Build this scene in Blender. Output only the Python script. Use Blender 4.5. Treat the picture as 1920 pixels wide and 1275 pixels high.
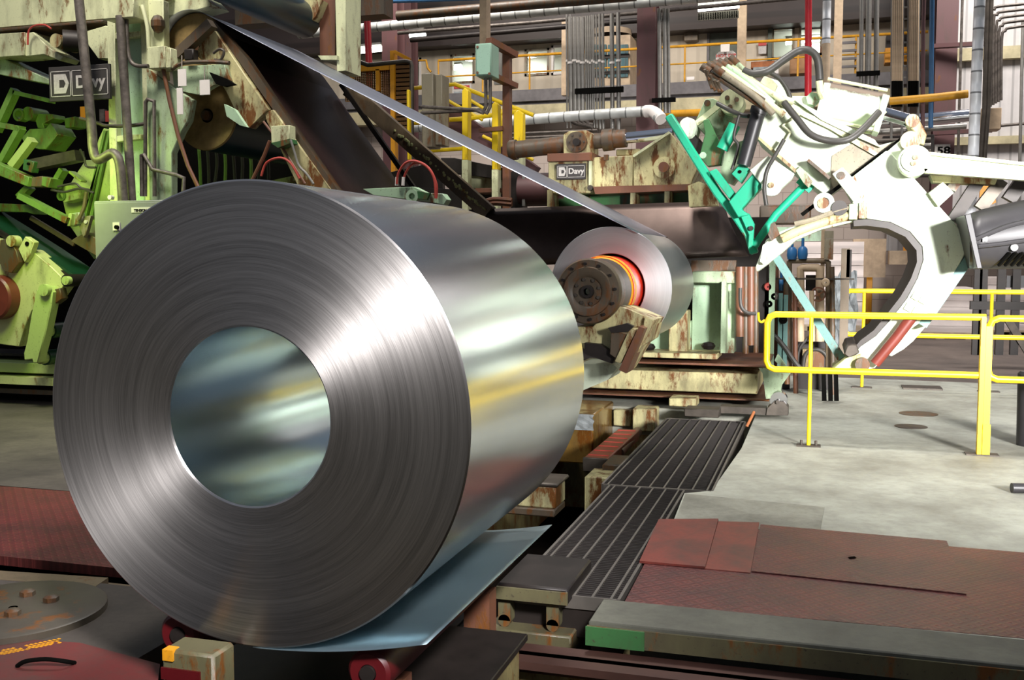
import bpy, bmesh, math, random
from mathutils import Vector, Matrix
random.seed(7)
for o in list(bpy.data.objects): bpy.data.objects.remove(o)
S = bpy.context.scene
COL = S.collection
PI = math.pi

# ---------------------------------------------------------------- camera
CAMH, YAW, PITCH, FPX = 1.6, .29215, .07825, 1928.1
cam = bpy.data.cameras.new('camera'); cam.sensor_width = 36; cam.lens = FPX*36/1920; cam.clip_end = 200
camo = bpy.data.objects.new('camera', cam); COL.objects.link(camo)
camo.location = (0, 0, CAMH); camo.rotation_euler = (PI/2-PITCH, 0, YAW)
S.camera = camo

# ---------------------------------------------------------------- light and exposure
def hexc(h):
    h = h.lstrip('#'); c = [int(h[i:i+2], 16)/255 for i in (0, 2, 4)]
    return tuple(x/12.92 if x <= .04045 else ((x+.055)/1.055)**2.4 for x in c)+(1,)
S.view_settings.view_transform = 'Standard'; S.view_settings.look = 'None'
S.view_settings.gamma = 1; S.view_settings.use_curve_mapping = False
S.view_settings.exposure = 0.0
w = bpy.data.worlds.new('hall_daylight'); S.world = w; w.use_nodes = True
nt = w.node_tree; bg = nt.nodes['Background']
tc = nt.nodes.new('ShaderNodeTexCoord'); sx = nt.nodes.new('ShaderNodeSeparateXYZ'); rp = nt.nodes.new('ShaderNodeValToRGB')
nt.links.new(tc.outputs['Generated'], sx.inputs[0]); nt.links.new(sx.outputs['Z'], rp.inputs[0]); nt.links.new(rp.outputs[0], bg.inputs[0])
rp.color_ramp.elements[0].position = .0; rp.color_ramp.elements[0].color = (.40, .39, .36, 1)
rp.color_ramp.elements[1].position = .55; rp.color_ramp.elements[1].color = (1.0, 1.15, 1.42, 1)
bg.inputs[1].default_value = .20
def area(name, loc, target, sx_, sy_, power, col=(1, 1, 1), spread=180):
    l = bpy.data.lights.new(name, 'AREA'); l.shape = 'RECTANGLE'; l.size = sx_; l.size_y = sy_; l.energy = power; l.color = col
    l.spread = math.radians(spread)
    o = bpy.data.objects.new(name, l); COL.objects.link(o); o.location = loc
    o.rotation_euler = (Vector(target)-Vector(loc)).to_track_quat('-Z', 'Y').to_euler()
    return o
# daylight through the big door on the right, high bay lamps above, green-tinted mercury lamp under the left machine
area('door_daylight', (5.2, -.5, 2.9), (1.35, 9.2, 1.35), 1.6, 1.2, 265, (1, .99, .97), 36)
area('high_bay_lamp', (2.6, -1.8, 5.6), (-1.5, 3.5, 1.55), 1.0, 1.0, 84, (1, .99, .99), 27)
area('high_bay_lamp', (-1.5, 8.2, 9.0), (-1.0, 8.8, 0), 1.5, 1.5, 400, (1, .96, .9), 130)
area('high_bay_lamp', (-6.0, 5.5, 8.5), (-6.5, 9.5, 2.5), 1.5, 1.5, 140, (1, .95, .85), 90)
area('high_bay_lamp', (-8, 18, 11), (-8, 24, 4), 3, 3, 1000, (1, .93, .85))
area('high_bay_lamp', (4, 18, 11), (4, 24, 4), 3, 3, 1300, (1, .95, .9))
area('mercury_lamp', (-7.2, 7.7, 2.7), (-7.8, 9.0, .9), .8, .5, 38, (.72, 1, .2))
for x in (-9.0, -4.5, .5, 4.5):
    area('office_ceiling_light', (x, 28.8, 7.35), (x, 29.1, 5), 2.0, .5, 110, (1, .98, .92))

# ---------------------------------------------------------------- image point -> place (a ray meets a plane at real distance)
_fw = Vector((-math.sin(YAW)*math.cos(PITCH), math.cos(YAW)*math.cos(PITCH), -math.sin(PITCH)))
_rt = Vector((math.cos(YAW), math.sin(YAW), 0)); _up = _rt.cross(_fw)
def ray(x, y): return _fw*FPX+_rt*(x-960)+_up*(637.5-y)
def W(x, y, Y):
    d = ray(x, y); return Vector((0, 0, CAMH))+d*(Y/d.y)
def FL(x, y, z=0):
    d = ray(x, y); return Vector((0, 0, CAMH))+d*((z-CAMH)/d.z)
def mpp(x, Y): return (W(x+1, 480, Y)-W(x, 480, Y)).length      # metres per pixel sideways

# ---------------------------------------------------------------- mesh builder
class MB:
    def __init__(s): s.v = []; s.f = []; s.m = []
    def add(s, vs, fs, mi=0):
        n = len(s.v); s.v += [Vector(q) for q in vs]
        s.f += [tuple(i+n for i in q) for q in fs]; s.m += [mi]*len(fs); return s
    def bx(s, x0, x1, y0, y1, z0, z1, mi=0):
        vs = [(x, y, z) for x in (x0, x1) for y in (y0, y1) for z in (z0, z1)]
        return s.add(vs, [(0, 1, 3, 2), (4, 6, 7, 5), (0, 4, 5, 1), (2, 3, 7, 6), (0, 2, 6, 4), (1, 5, 7, 3)], mi)
    def ext(s, pts, vec, mi=0):
        n = len(pts); vec = Vector(vec); vs = [Vector(p) for p in pts]; vs += [p+vec for p in vs]
        fs = [tuple(range(n)), tuple(range(2*n-1, n-1, -1))]+[(i, (i+1) % n, n+(i+1) % n, n+i) for i in range(n)]
        return s.add(vs, fs, mi)
    def pl(s, px, Y, d, mi=0):                      # outline on the plane Y, thickness d going away
        return s.ext([W(a, b, Y) for a, b in px], (0, d, 0), mi)
    def rp(s, x0, y0, x1, y1, Y, d, mi=0):
        a = W(x0, y0, Y); b = W(x1, y1, Y); return s.bx(min(a.x, b.x), max(a.x, b.x), Y, Y+d, min(a.z, b.z), max(a.z, b.z), mi)
    def cyl(s, p0, p1, r0, r1=None, n=20, mi=0):
        p0 = Vector(p0); p1 = Vector(p1); r1 = r0 if r1 is None else r1
        return s.lathe(p0, p1-p0, [(0, r0), ((p1-p0).length, r1)], n, mi, True)
    def lathe(s, p0, ax, prof, n=32, mi=0, cap=False, close=False):
        p0 = Vector(p0); ax = Vector(ax).normalized(); q = ax.orthogonal().normalized(); u = ax.cross(q)
        vs = []
        for t, r in prof:
            for i in range(n):
                a = 2*PI*i/n; vs.append(p0+ax*t+(q*math.cos(a)+u*math.sin(a))*r)
        fs = []; k = len(prof)
        for j in range(k if close else k-1):
            b = (j+1) % k
            for i in range(n): fs.append((j*n+i, j*n+(i+1) % n, b*n+(i+1) % n, b*n+i))
        if cap: fs.append(tuple(range(n-1, -1, -1))); fs.append(tuple(range((k-1)*n, k*n)))
        return s.add(vs, fs, mi)
    def cy(s, px, py, Y, r, d, n=24, mi=0):          # cylinder lying along Y, r in metres
        p = W(px, py, Y); return s.cyl(p, p+Vector((0, d, 0)), r, None, n, mi)
    def rg(s, px, py, Y, ro, ri, d, n=32, mi=0):     # flat ring lying along Y
        p = W(px, py, Y); return s.lathe(p, (0, 1, 0), [(0, ri), (0, ro), (d, ro), (d, ri)], n, mi, False, True)
    def tube(s, pts, r, n=8, mi=0, smooth=0):
        P = [Vector(p) for p in pts]
        if smooth and len(P) > 2:
            Q = []
            for i in range(len(P)-1):
                a = P[max(i-1, 0)]; b = P[i]; c = P[i+1]; d = P[min(i+2, len(P)-1)]
                for k in range(smooth):
                    t = k/smooth
                    Q.append(.5*((2*b)+(c-a)*t+(2*a-5*b+4*c-d)*t*t+(3*b-a-3*c+d)*t**3))
            P = Q+[P[-1]]
        vs = []; fs = []; q = None
        for i, p in enumerate(P):
            t = ((P[i+1]-p).normalized() if i < len(P)-1 else Vector((0, 0, 0)))+((p-P[i-1]).normalized() if i else Vector((0, 0, 0)))
            t.normalize()
            q = t.orthogonal().normalized() if q is None else (q-t*q.dot(t)).normalized()
            u = t.cross(q)
            for k in range(n):
                a = 2*PI*k/n; vs.append(p+(q*math.cos(a)+u*math.sin(a))*r)
        for i in range(len(P)-1):
            for k in range(n): fs.append((i*n+k, i*n+(k+1) % n, (i+1)*n+(k+1) % n, (i+1)*n+k))
        fs.append(tuple(range(n-1, -1, -1))); fs.append(tuple(range((len(P)-1)*n, len(P)*n)))
        return s.add(vs, fs, mi)
    def tp(s, px, r, n=8, mi=0, smooth=0):           # tube through (px, py, Y)
        return s.tube([W(*p) for p in px], r, n, mi, smooth)
    def bar(s, p0, p1, a, b, up=(0, 0, 1), mi=0):    # rectangular bar a wide, b high
        p0 = Vector(p0); p1 = Vector(p1); t = (p1-p0).normalized(); x = t.cross(Vector(up)).normalized(); z = x.cross(t)
        q = [x*(i*a/2)+z*(j*b/2) for i, j in ((-1, -1), (1, -1), (1, 1), (-1, 1))]
        return s.ext([p0+c for c in q], p1-p0, mi)
    def grid(s, rows, mi=0):                         # surface through rows of points
        n = len(rows[0]); vs = [p for r in rows for p in r]
        return s.add(vs, [(j*n+i, j*n+i+1, (j+1)*n+i+1, (j+1)*n+i) for j in range(len(rows)-1) for i in range(n-1)], mi)
    def ball(s, c, r, n=12, mi=0, sz=1):
        c = Vector(c); k = n//2
        return s.lathe(c-Vector((0, 0, r*sz)), (0, 0, 1), [(r*sz*(1-math.cos(PI*j/k)), max(r*math.sin(PI*j/k), 1e-4)) for j in range(k+1)], n, mi)
    def build(s, name, mats, parent=None, label=None, bevel=0, solid=0, flat=False):
        mats = mats if isinstance(mats, (list, tuple)) else [mats]
        lo = Vector([min(q[i] for q in s.v) for i in range(3)]); hi = Vector([max(q[i] for q in s.v) for i in range(3)])
        org = Vector(((lo.x+hi.x)/2, (lo.y+hi.y)/2, lo.z))
        me = bpy.data.meshes.new(name); me.from_pydata([q-org for q in s.v], [], s.f); 
        for mt in mats: me.materials.append(mt)
        me.polygons.foreach_set('material_index', s.m)
        b = bmesh.new(); b.from_mesh(me); bmesh.ops.recalc_face_normals(b, faces=b.faces); b.to_mesh(me); b.free()
        if not flat:
            me.polygons.foreach_set('use_smooth', [True]*len(me.polygons)); me.set_sharp_from_angle(angle=math.radians(38))
        o = bpy.data.objects.new(name, me); COL.objects.link(o)
        o.location = org
        if parent is not None:
            o.parent = parent; o.location = org-wloc(parent)
        if label: o['label'] = label
        if solid: m = o.modifiers.new('thickness', 'SOLIDIFY'); m.thickness = solid; m.offset = 0
        if bevel: m = o.modifiers.new('edge', 'BEVEL'); m.width = bevel; m.segments = 1; m.limit_method = 'ANGLE'; m.angle_limit = math.radians(50)
        return o
def wloc(o):
    l = Vector(o.location)
    while o.parent: o = o.parent; l += Vector(o.location)
    return l
def tag(o, label, cat, group=None, kind=None):
    o['label'] = label; o['category'] = cat
    if group: o['group'] = group
    if kind: o['kind'] = kind
    return o
def thing(name, loc, label, cat, group=None):
    o = bpy.data.objects.new(name, None); COL.objects.link(o); o.location = loc; o.empty_display_size = .1
    return tag(o, label, cat, group)
def struct(name, mb, mat, **k):
    o = mb.build(name, mat, **k); o['kind'] = 'structure'; return o
def dup(root, delta, label, group=None):
    r = root.copy(); COL.objects.link(r); r.location = Vector(root.location)+Vector(delta); r['label'] = label
    if group: r['group'] = group
    for ch in [c for c in COL.objects if c.parent == root]:
        c = ch.copy(); COL.objects.link(c); c.parent = r
        for g in [x for x in COL.objects if x.parent == ch]:
            d = g.copy(); COL.objects.link(d); d.parent = c
    return r
def text_mb(body, loc, size, mb=None, depth=.002, align='CENTER', wide=1.0, mi=0):    # lettering facing -Y
    cu = bpy.data.curves.new('lettering', 'FONT'); cu.body = body; cu.size = size; cu.align_x = align; cu.extrude = depth/2; cu.offset = size*.03
    o = bpy.data.objects.new('lettering', cu); COL.objects.link(o); bpy.context.view_layer.update()
    me = bpy.data.meshes.new_from_object(o.evaluated_get(bpy.context.evaluated_depsgraph_get()))
    M = Matrix.Translation(loc) @ Matrix.Rotation(PI/2, 4, 'X') @ Matrix.Diagonal((wide, 1, 1, 1))
    mb = mb or MB(); mb.add([M @ q.co for q in me.vertices], [tuple(p.vertices) for p in me.polygons], mi)
    bpy.data.objects.remove(o); bpy.data.meshes.remove(me); bpy.data.curves.remove(cu)
    return mb

# ---------------------------------------------------------------- materials
def newmat(name):
    m = bpy.data.materials.new(name); m.use_nodes = True; t = m.node_tree; return m, t, t.nodes['Principled BSDF']
def nd(t, k, **kw):
    n = t.nodes.new(k)
    for a, b in kw.items(): setattr(n, a, b)
    return n
def noise(t, scale, detail=4, rough=.6, vec=None):
    n = nd(t, 'ShaderNodeTexNoise'); n.inputs['Scale'].default_value = scale; n.inputs['Detail'].default_value = detail; n.inputs['Roughness'].default_value = rough
    if vec is None:
        c = nd(t, 'ShaderNodeTexCoord'); vec = c.outputs['Object']
    t.links.new(vec, n.inputs['Vector']); return n.outputs['Fac']
def ramp(t, src, p0, p1):
    r = nd(t, 'ShaderNodeMapRange'); r.inputs[1].default_value = p0; r.inputs[2].default_value = p1; t.links.new(src, r.inputs[0]); return r.outputs[0]
def mixc(t, fac, a, b):
    m = nd(t, 'ShaderNodeMix', data_type='RGBA')
    if hasattr(fac, 'default_value') or not isinstance(fac, float): t.links.new(fac, m.inputs[0])
    else: m.inputs[0].default_value = fac
    for k, q in ((6, a), (7, b)):
        if isinstance(q, tuple): m.inputs[k].default_value = q
        else: t.links.new(q, m.inputs[k])
    return m.outputs[2]
def bump(t, bs, h, strength=.3, dist=.01):
    b = nd(t, 'ShaderNodeBump'); b.inputs['Strength'].default_value = strength; b.inputs['Distance'].default_value = dist
    t.links.new(h, b.inputs['Height']); t.links.new(b.outputs[0], bs.inputs['Normal'])
def plain(name, col, rough=.5, metal=0, var=.15, scale=6):
    m, t, b = newmat(name); c = hexc(col) if isinstance(col, str) else col
    f = ramp(t, noise(t, scale), .35, .7)
    t.links.new(mixc(t, f, c, tuple(x*(1-var*2) for x in c[:3])+(1,)), b.inputs['Base Color'])
    b.inputs['Roughness'].default_value = rough; b.inputs['Metallic'].default_value = metal; return m
def paint(name, col, rust=.3, grime=.4, rustcol='#6b4018', grimecol='#40382e', rough=.45, scale=3.0, streak=True):
    m, t, b = newmat(name); c = hexc(col)
    tc = nd(t, 'ShaderNodeTexCoord'); mp = nd(t, 'ShaderNodeMapping'); t.links.new(tc.outputs['Object'], mp.inputs[0])
    mp.inputs['Scale'].default_value = (1, 1, .35) if streak else (1, 1, 1)
    g = ramp(t, noise(t, scale, 6, .65, mp.outputs[0]), .60-.20*grime, .78-.18*grime)
    c1 = mixc(t, g, c, tuple(.45*x+.55*y for x, y in zip(c[:3], hexc(grimecol)[:3]))+(1,))
    r = ramp(t, noise(t, scale*1.7, 8, .72, mp.outputs[0]), .635-.2*rust, .70-.17*rust)
    c2 = mixc(t, r, c1, hexc(rustcol))
    sp = ramp(t, noise(t, scale*20, 4, .65), .61, .70); 
    mm = nd(t, 'ShaderNodeMath', operation='MULTIPLY'); t.links.new(sp, mm.inputs[0]); mm.inputs[1].default_value = min(1, .2+grime*.9)
    c3 = mixc(t, mm.outputs[0], c2, hexc(grimecol))
    t.links.new(c3, b.inputs['Base Color']); b.inputs['Roughness'].default_value = rough
    bump(t, b, r, .25, .004); return m
def concrete(name, col, dark, scale=.8, rough=.75, lo=.42, hi=.72):
    m, t, b = newmat(name)
    a = ramp(t, noise(t, scale, 8, .65), lo, hi); s = ramp(t, noise(t, scale*14, 5, .7), .45, .8)
    c = mixc(t, a, hexc(col), hexc(dark)); mm = nd(t, 'ShaderNodeMath', operation='MULTIPLY'); t.links.new(s, mm.inputs[0]); mm.inputs[1].default_value = .45
    t.links.new(mixc(t, mm.outputs[0], c, hexc(dark)), b.inputs['Base Color']); b.inputs['Roughness'].default_value = rough
    bump(t, b, noise(t, scale*20), .12, .01); return m
def emit(name, col, s):
    m, t, b = newmat(name); b.inputs['Base Color'].default_value = (0, 0, 0, 1); b.inputs['Emission Color'].default_value = hexc(col); b.inputs['Emission Strength'].default_value = s; return m
def checker(name, col, dark, pitch=.045):
    m, t, b = newmat(name)
    tc = nd(t, 'ShaderNodeTexCoord'); sp = nd(t, 'ShaderNodeSeparateXYZ'); t.links.new(tc.outputs['Object'], sp.inputs[0])
    def M(op, a, c=None):
        n = nd(t, 'ShaderNodeMath', operation=op)
        for i, q in enumerate((a, c)):
            if q is None: continue
            if isinstance(q, (int, float)): n.inputs[i].default_value = q
            else: t.links.new(q, n.inputs[i])
        return n.outputs[0]
    k = PI/pitch
    u = M('MULTIPLY', M('ADD', sp.outputs[0], sp.outputs[1]), k); v = M('MULTIPLY', M('SUBTRACT', sp.outputs[0], sp.outputs[1]), k)
    h = M('MAXIMUM', M('MULTIPLY', M('POWER', M('ABSOLUTE', M('SINE', u)), 6.0), M('ABSOLUTE', M('SINE', M('MULTIPLY', v, .5)))),
          M('MULTIPLY', M('POWER', M('ABSOLUTE', M('SINE', v)), 6.0), M('ABSOLUTE', M('COSINE', M('MULTIPLY', u, .5)))))
    g = ramp(t, noise(t, 2.2, 8, .7), .42, .72)
    c = mixc(t, g, hexc(col), hexc(dark))
    hh = M('MULTIPLY', M('SUBTRACT', 1.0, h), .45)
    t.links.new(mixc(t, hh, c, tuple(.35*x for x in hexc(dark)[:3])+(1,)), b.inputs['Base Color'])
    b.inputs['Roughness'].default_value = .5; bump(t, b, h, .6, .004); return m
def blockwall(name, col, mortar, bw=.4, bh=.2):
    m, t, b = newmat(name); tc = nd(t, 'ShaderNodeTexCoord'); sp = nd(t, 'ShaderNodeSeparateXYZ'); cb = nd(t, 'ShaderNodeCombineXYZ')
    t.links.new(tc.outputs['Object'], sp.inputs[0]); t.links.new(sp.outputs[0], cb.inputs[0]); t.links.new(sp.outputs[2], cb.inputs[1])
    br = nd(t, 'ShaderNodeTexBrick'); t.links.new(cb.outputs[0], br.inputs['Vector']); br.inputs['Scale'].default_value = 1
    br.inputs['Brick Width'].default_value = bw; br.inputs['Row Height'].default_value = bh; br.inputs['Mortar Size'].default_value = .008
    br.inputs['Color1'].default_value = hexc(col); br.inputs['Color2'].default_value = tuple(x*.9 for x in hexc(col)[:3])+(1,); br.inputs['Mortar'].default_value = hexc(mortar)
    t.links.new(br.outputs['Color'], b.inputs['Base Color']); b.inputs['Roughness'].default_value = .8; return m
def ribbed(name, col, pitch=.3, axis=0, dark=.55, metal=0, lo=.72):
    m, t, b = newmat(name); tc = nd(t, 'ShaderNodeTexCoord'); sp = nd(t, 'ShaderNodeSeparateXYZ'); t.links.new(tc.outputs['Object'], sp.inputs[0])
    a = nd(t, 'ShaderNodeMath', operation='MULTIPLY'); t.links.new(sp.outputs[axis], a.inputs[0]); a.inputs[1].default_value = 2*PI/pitch
    s = nd(t, 'ShaderNodeMath', operation='SINE'); t.links.new(a.outputs[0], s.inputs[0]); r = ramp(t, s.outputs[0], lo, lo+.03 if lo > .9 else .92)
    c = hexc(col); g = ramp(t, noise(t, 1.2, 5), .4, .75)
    c2 = mixc(t, g, c, tuple(x*.78 for x in c[:3])+(1,))
    t.links.new(mixc(t, r, c2, tuple(x*dark for x in c[:3])+(1,)), b.inputs['Base Color']); b.inputs['Roughness'].default_value = .5; b.inputs['Metallic'].default_value = metal
    bump(t, b, s.outputs[0], .5, .02); return m
def coilface(name, col, rough, contrast=.5, aniso=.8, freq=(60, 260), bumpk=.35):
    m, t, b = newmat(name)
    tc = nd(t, 'ShaderNodeTexCoord'); sp = nd(t, 'ShaderNodeSeparateXYZ'); t.links.new(tc.outputs['Generated'], sp.inputs[0])
    cx = nd(t, 'ShaderNodeCombineXYZ'); 
    def M(op, a, c=None):
        n = nd(t, 'ShaderNodeMath', operation=op)
        for i, q in enumerate((a, c)):
            if q is None: continue
            if isinstance(q, (int, float)): n.inputs[i].default_value = q
            else: t.links.new(q, n.inputs[i])
        return n.outputs[0]
    x = M('SUBTRACT', sp.outputs[0], .5); z = M('SUBTRACT', sp.outputs[2], .5)
    r = M('SQRT', M('ADD', M('MULTIPLY', x, x), M('MULTIPLY', z, z))); ang = M('ARCTAN2', z, x)
    t.links.new(r, cx.inputs[0]); t.links.new(M('MULTIPLY', M('COSINE', ang), .006), cx.inputs[1]); t.links.new(M('MULTIPLY', M('SINE', ang), .006), cx.inputs[2])
    n1 = noise(t, freq[0], 5, .75, cx.outputs[0]); n2 = noise(t, freq[1], 3, .8, cx.outputs[0]); n3 = noise(t, 14, 2, .5, cx.outputs[0])
    h = M('ADD', M('MULTIPLY', n1, .5), M('MULTIPLY', n2, .6)); hh = M('ADD', h, M('MULTIPLY', n3, .35))
    f = ramp(t, hh, .5, .95)
    c = hexc(col); t.links.new(mixc(t, f, tuple(q*(1-contrast) for q in c[:3])+(1,), tuple(min(1, q*(1+contrast)) for q in c[:3])+(1,)), b.inputs['Base Color'])
    b.inputs['Metallic'].default_value = 1; b.inputs['Roughness'].default_value = rough; b.inputs['Anisotropic'].default_value = aniso; b.inputs['Anisotropic Rotation'].default_value = .25
    tg = nd(t, 'ShaderNodeTangent', direction_type='RADIAL', axis='Y'); t.links.new(tg.outputs[0], b.inputs['Tangent'])
    bp = nd(t, 'ShaderNodeBump'); bp.inputs['Strength'].default_value = bumpk; bp.inputs['Distance'].default_value = .002
    t.links.new(hh, bp.inputs['Height']); t.links.new(bp.outputs[0], b.inputs['Normal']); return m
def sheet(name, col, rough, var=.12, stretch=(1, 1, 1), scale=3, bmp=.04):
    m, t, b = newmat(name); tc = nd(t, 'ShaderNodeTexCoord'); mp = nd(t, 'ShaderNodeMapping'); t.links.new(tc.outputs['Object'], mp.inputs[0]); mp.inputs['Scale'].default_value = stretch
    n = noise(t, scale, 6, .6, mp.outputs[0]); c = hexc(col)
    t.links.new(mixc(t, ramp(t, n, .3, .75), c, tuple(x*(1-var*2) for x in c[:3])+(1,)), b.inputs['Base Color'])
    b.inputs['Metallic'].default_value = 1; t.links.new(ramp2(t, n, rough*.93, rough*1.07), b.inputs['Roughness']); bump(t, b, n, bmp, .01); return m
def ramp2(t, src, o0, o1):
    r = nd(t, 'ShaderNodeMapRange'); r.inputs[1].default_value = .3; r.inputs[2].default_value = .7; r.inputs[3].default_value = o0; r.inputs[4].default_value = o1
    t.links.new(src, r.inputs[0]); return r.outputs[0]
K = {}
K['concrete'] = concrete('concrete_floor', '#a9aa9e', '#6d6a60'); K['slab'] = concrete('concrete_slab', '#8d8c80', '#56534b', 1.5)
K['oldfloor'] = concrete('oily_floor', '#585047', '#332c29', 1.2)
K['redplate'] = checker('red_checker_plate', '#6c302b', '#382324'); K['redflat'] = concrete('red_flat_plate', '#753229', '#432b27', 2.6, .5)
K['dredplate'] = checker('dark_red_checker_plate', '#702d2a', '#3c1e1c'); K['redfloor'] = concrete('worn_red_floor', '#6b2a28', '#4a3c34', 1.6, .6)
K['grate'] = plain('grating_steel', '#2b2523', .6, .2); K['gratebar'] = plain('grating_bar', '#66605a', .5, .3)
K['pit'] = plain('pit_black', '#100d0b', .95); K['pit'].node_tree.nodes['Principled BSDF'].inputs['Specular IOR Level'].default_value = 0; K['pitwall'] = paint('pit_wall_paint', '#8f8358', .75, .8)
K['rail'] = plain('rusty_rail', '#4e322a', .6, .3)
K['face'] = coilface('coil_edge_steel', '#bdb7b4', .36, .42, .85)
K['outer'] = sheet('galvanized_outer', '#ccd3d9', .20, .05, (1, .2, 1), 5, .02); K['bore'] = sheet('galvanized_bore', '#c3d2d8', .22, .03, (1, .3, 1), 2, .0)
K['face2'] = coilface('bright_coil_edge', '#c9cacc', .42, .10, .5, (30, 90), .15); K['outer2'] = sheet('bright_galvanized', '#b8c4c4', .34, .04, (1, .3, 1), 4, .005)
K['strip'] = sheet('moving_strip', '#a8abb8', .42, .10, (1, 1, 1), 1.5)
K['cream'] = paint('cream_paint', '#cfd1a8', .3, .5); K['creamrust'] = paint('cream_rust_paint', '#c6bd8c', .68, .8, scale=4); K['mint'] = paint('mint_paint', '#a6c2a2', .3, .5)
K['mintdirty'] = paint('mint_dirty_paint', '#a9bd9a', .45, .8); K['white'] = paint('pale_green_white', '#d9e3cc', .22, .3); K['greypaint'] = paint('grey_brown_paint', '#8d8470', .5, .8)
K['lime'] = paint('lime_lit_paint', '#aebf76', .25, .4, grimecol='#39401c'); K['limedark'] = paint('dark_lime_lit_paint', '#6f8f46', .3, .7, grimecol='#2b3414'); K['green'] = paint('green_paint', '#38663a', .4, .7)  # lime hue holds the green lamp's light on cream-green paint
K['limerust'] = paint('lime_rust_paint', '#c2c58c', .5, .5, rustcol='#7d5412')
K['teal'] = paint('teal_paint', '#19a47e', .1, .25); K['tealdk'] = paint('slate_teal_paint_and_shade', '#5f8480', .1, .3)
K['belt'] = plain('green_belt', '#0d3a26', .45, 0, .12); K['darkroll'] = plain('dark_teal_rubber', '#12323a', .3, 0, .1, 3)
K['yellow'] = paint('yellow_paint', '#f2cd1a', .06, .18, rough=.4); K['amber'] = paint('amber_paint', '#e0981c', .2, .35); K['gaspipe'] = plain('yellow_gas_pipe', '#e0a01e', .5)
K['brown'] = paint('brown_steel_paint', '#5a3b3c', .1, .2, rough=.55); K['rustbrown'] = paint('rusty_brown', '#6b4432', .5, .5); K['red'] = plain('red_pipe_paint', '#c8202c', .4); K['redpad'] = plain('red_polyurethane', '#560b11', .45)
K['hose'] = plain('black_hose', '#3d3a36', .5, 0, .1); K['redhose'] = plain('red_hose', '#b8463c', .5); K['steel'] = plain('dirty_steel', '#5a524a', .5, .5, .25); K['dark'] = plain('dark_oily_steel', '#2c2522', .5, .3, .25)
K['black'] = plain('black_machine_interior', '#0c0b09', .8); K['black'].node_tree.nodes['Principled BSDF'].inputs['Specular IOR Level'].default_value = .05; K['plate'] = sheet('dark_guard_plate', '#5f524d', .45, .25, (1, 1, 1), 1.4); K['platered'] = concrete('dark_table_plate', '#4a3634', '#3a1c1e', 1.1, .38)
K['grime'] = paint('greasy_steel', '#54483a', .7, .9, rustcol='#5c3a1c', scale=6); K['beam'] = paint('brown_grey_beam', '#6f5f4b', .3, .8, rustcol='#6b4a2a')
K['chrome'] = plain('chrome', '#d8d8de', .08, 1, .02); K['galv'] = plain('galvanized_conduit', '#9a9690', .4, .6, .15); K['conduit'] = plain('dull_conduit', '#6f665f', .5, .3, .3, 14)
K['duct'] = ribbed('spiral_duct', '#d3d4d0', .30, 0, .3, .2, .95); K['ductv'] = ribbed('spiral_duct_upright', '#e6e7ea', .30, 2, .25, .2, .95)
K['greybox'] = plain('grey_cabinet', '#8b8c8c', .45, 0, .06); K['greenbox'] = paint('grey_green_box', '#8fb09c', .08, .2); K['sign'] = plain('sign_black', '#3c3836', .6, 0, .1); K['signwhite'] = plain('sign_white', '#c9c3bd', .6, 0, .15, 30)
K['whitetag'] = plain('white_tag', '#e8e0da', .6, 0, .05); K['signred'] = plain('sign_red', '#c24a44', .6)
K['panel'] = ribbed('cream_wall_panel', '#c9bba6', .5, 0, .85); K['corr'] = ribbed('corrugated_wall', '#cdc8c6', .24, 0, .6); K['block'] = blockwall('block_wall', '#b5a69c', '#93867e', .6, .3); K['beige'] = plain('beige_band', '#c8b18e', .7, 0, .08, 2); K['creambeam'] = plain('cream_beam', '#c6ba94', .6, 0, .2, 3)
K['curb'] = plain('mezzanine_curb', '#6f6a6b', .6); K['darkroof'] = ribbed('dark_brown_cladding', '#3b302c', .8, 2, .6); K['room'] = plain('office_wall', '#c9cac4', .7, 0, .03); K['doorgreen'] = plain('door_grey_green', '#5d6257', .5)
K['tubeon'] = emit('fluorescent_tube', '#f6fff0', 9); K['acgrille'] = ribbed('teal_coil_grille', '#3c6268', .25, 0, .5); K['paperstack'] = ribbed('wrapped_sheet_stack', '#e6d8d2', .33, 2, .8); K['pallet'] = plain('pale_pallet_wood', '#b9a58c', .7, 0, .2)
K['wood'] = plain('brown_timber', '#8a5a34', .7, 0, .3, 8); K['woodor'] = plain('orange_timber', '#b06a3c', .7, 0, .2, 8); K['film'] = plain('shrink_film', '#a9aeb0', .15, 0, .3, 5); K['cardboard'] = plain('cardboard', '#a97d55', .7)
K['blue'] = plain('blue_valve', '#2f6ea8', .4); K['bluepipe'] = plain('blue_pipe', '#34618c', .5); K['orange'] = plain('orange_panel', '#f0a01c', .5); K['tan'] = plain('tan_box', '#c2a98c', .6)
K['blackduct'] = plain('charcoal_casting', '#343234', .42, .2, .12, 4); K['rubber'] = plain('dark_belt_rubber', '#3c3633', .5, 0, .2); K['rolled'] = plain('yellowish_roll_face', '#a58a58', .5, .25, .25, 9); K['redring'] = plain('shiny_red_ring_paint', '#e0341c', .25); K['dullred'] = plain('dull_red_ring', '#a8706c', .5)  # ring red is plain glossy paint, it gives no light
K['maroonroll'] = plain('maroon_rubber', '#6e2f26', .4); K['tealsheet'] = sheet('tail_sheet_steel', '#a3b6bc', .42, .03, (1, 1, 1), 2); K['brickred'] = paint('rust_red_block', '#8a4a32', .3, .5, scale=8); K['amberwrap'] = paint('amber_wrapped_timber', '#8a6a34', .5, .6, rough=.2)
def gl():
    m, t, b = newmat('window_glass'); b.inputs['Transmission Weight'].default_value = 1; b.inputs['Roughness'].default_value = .02; b.inputs['Base Color'].default_value = (.85, .92, .92, 1); b.inputs['IOR'].default_value = 1.1; return m
K['glass'] = gl()
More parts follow.
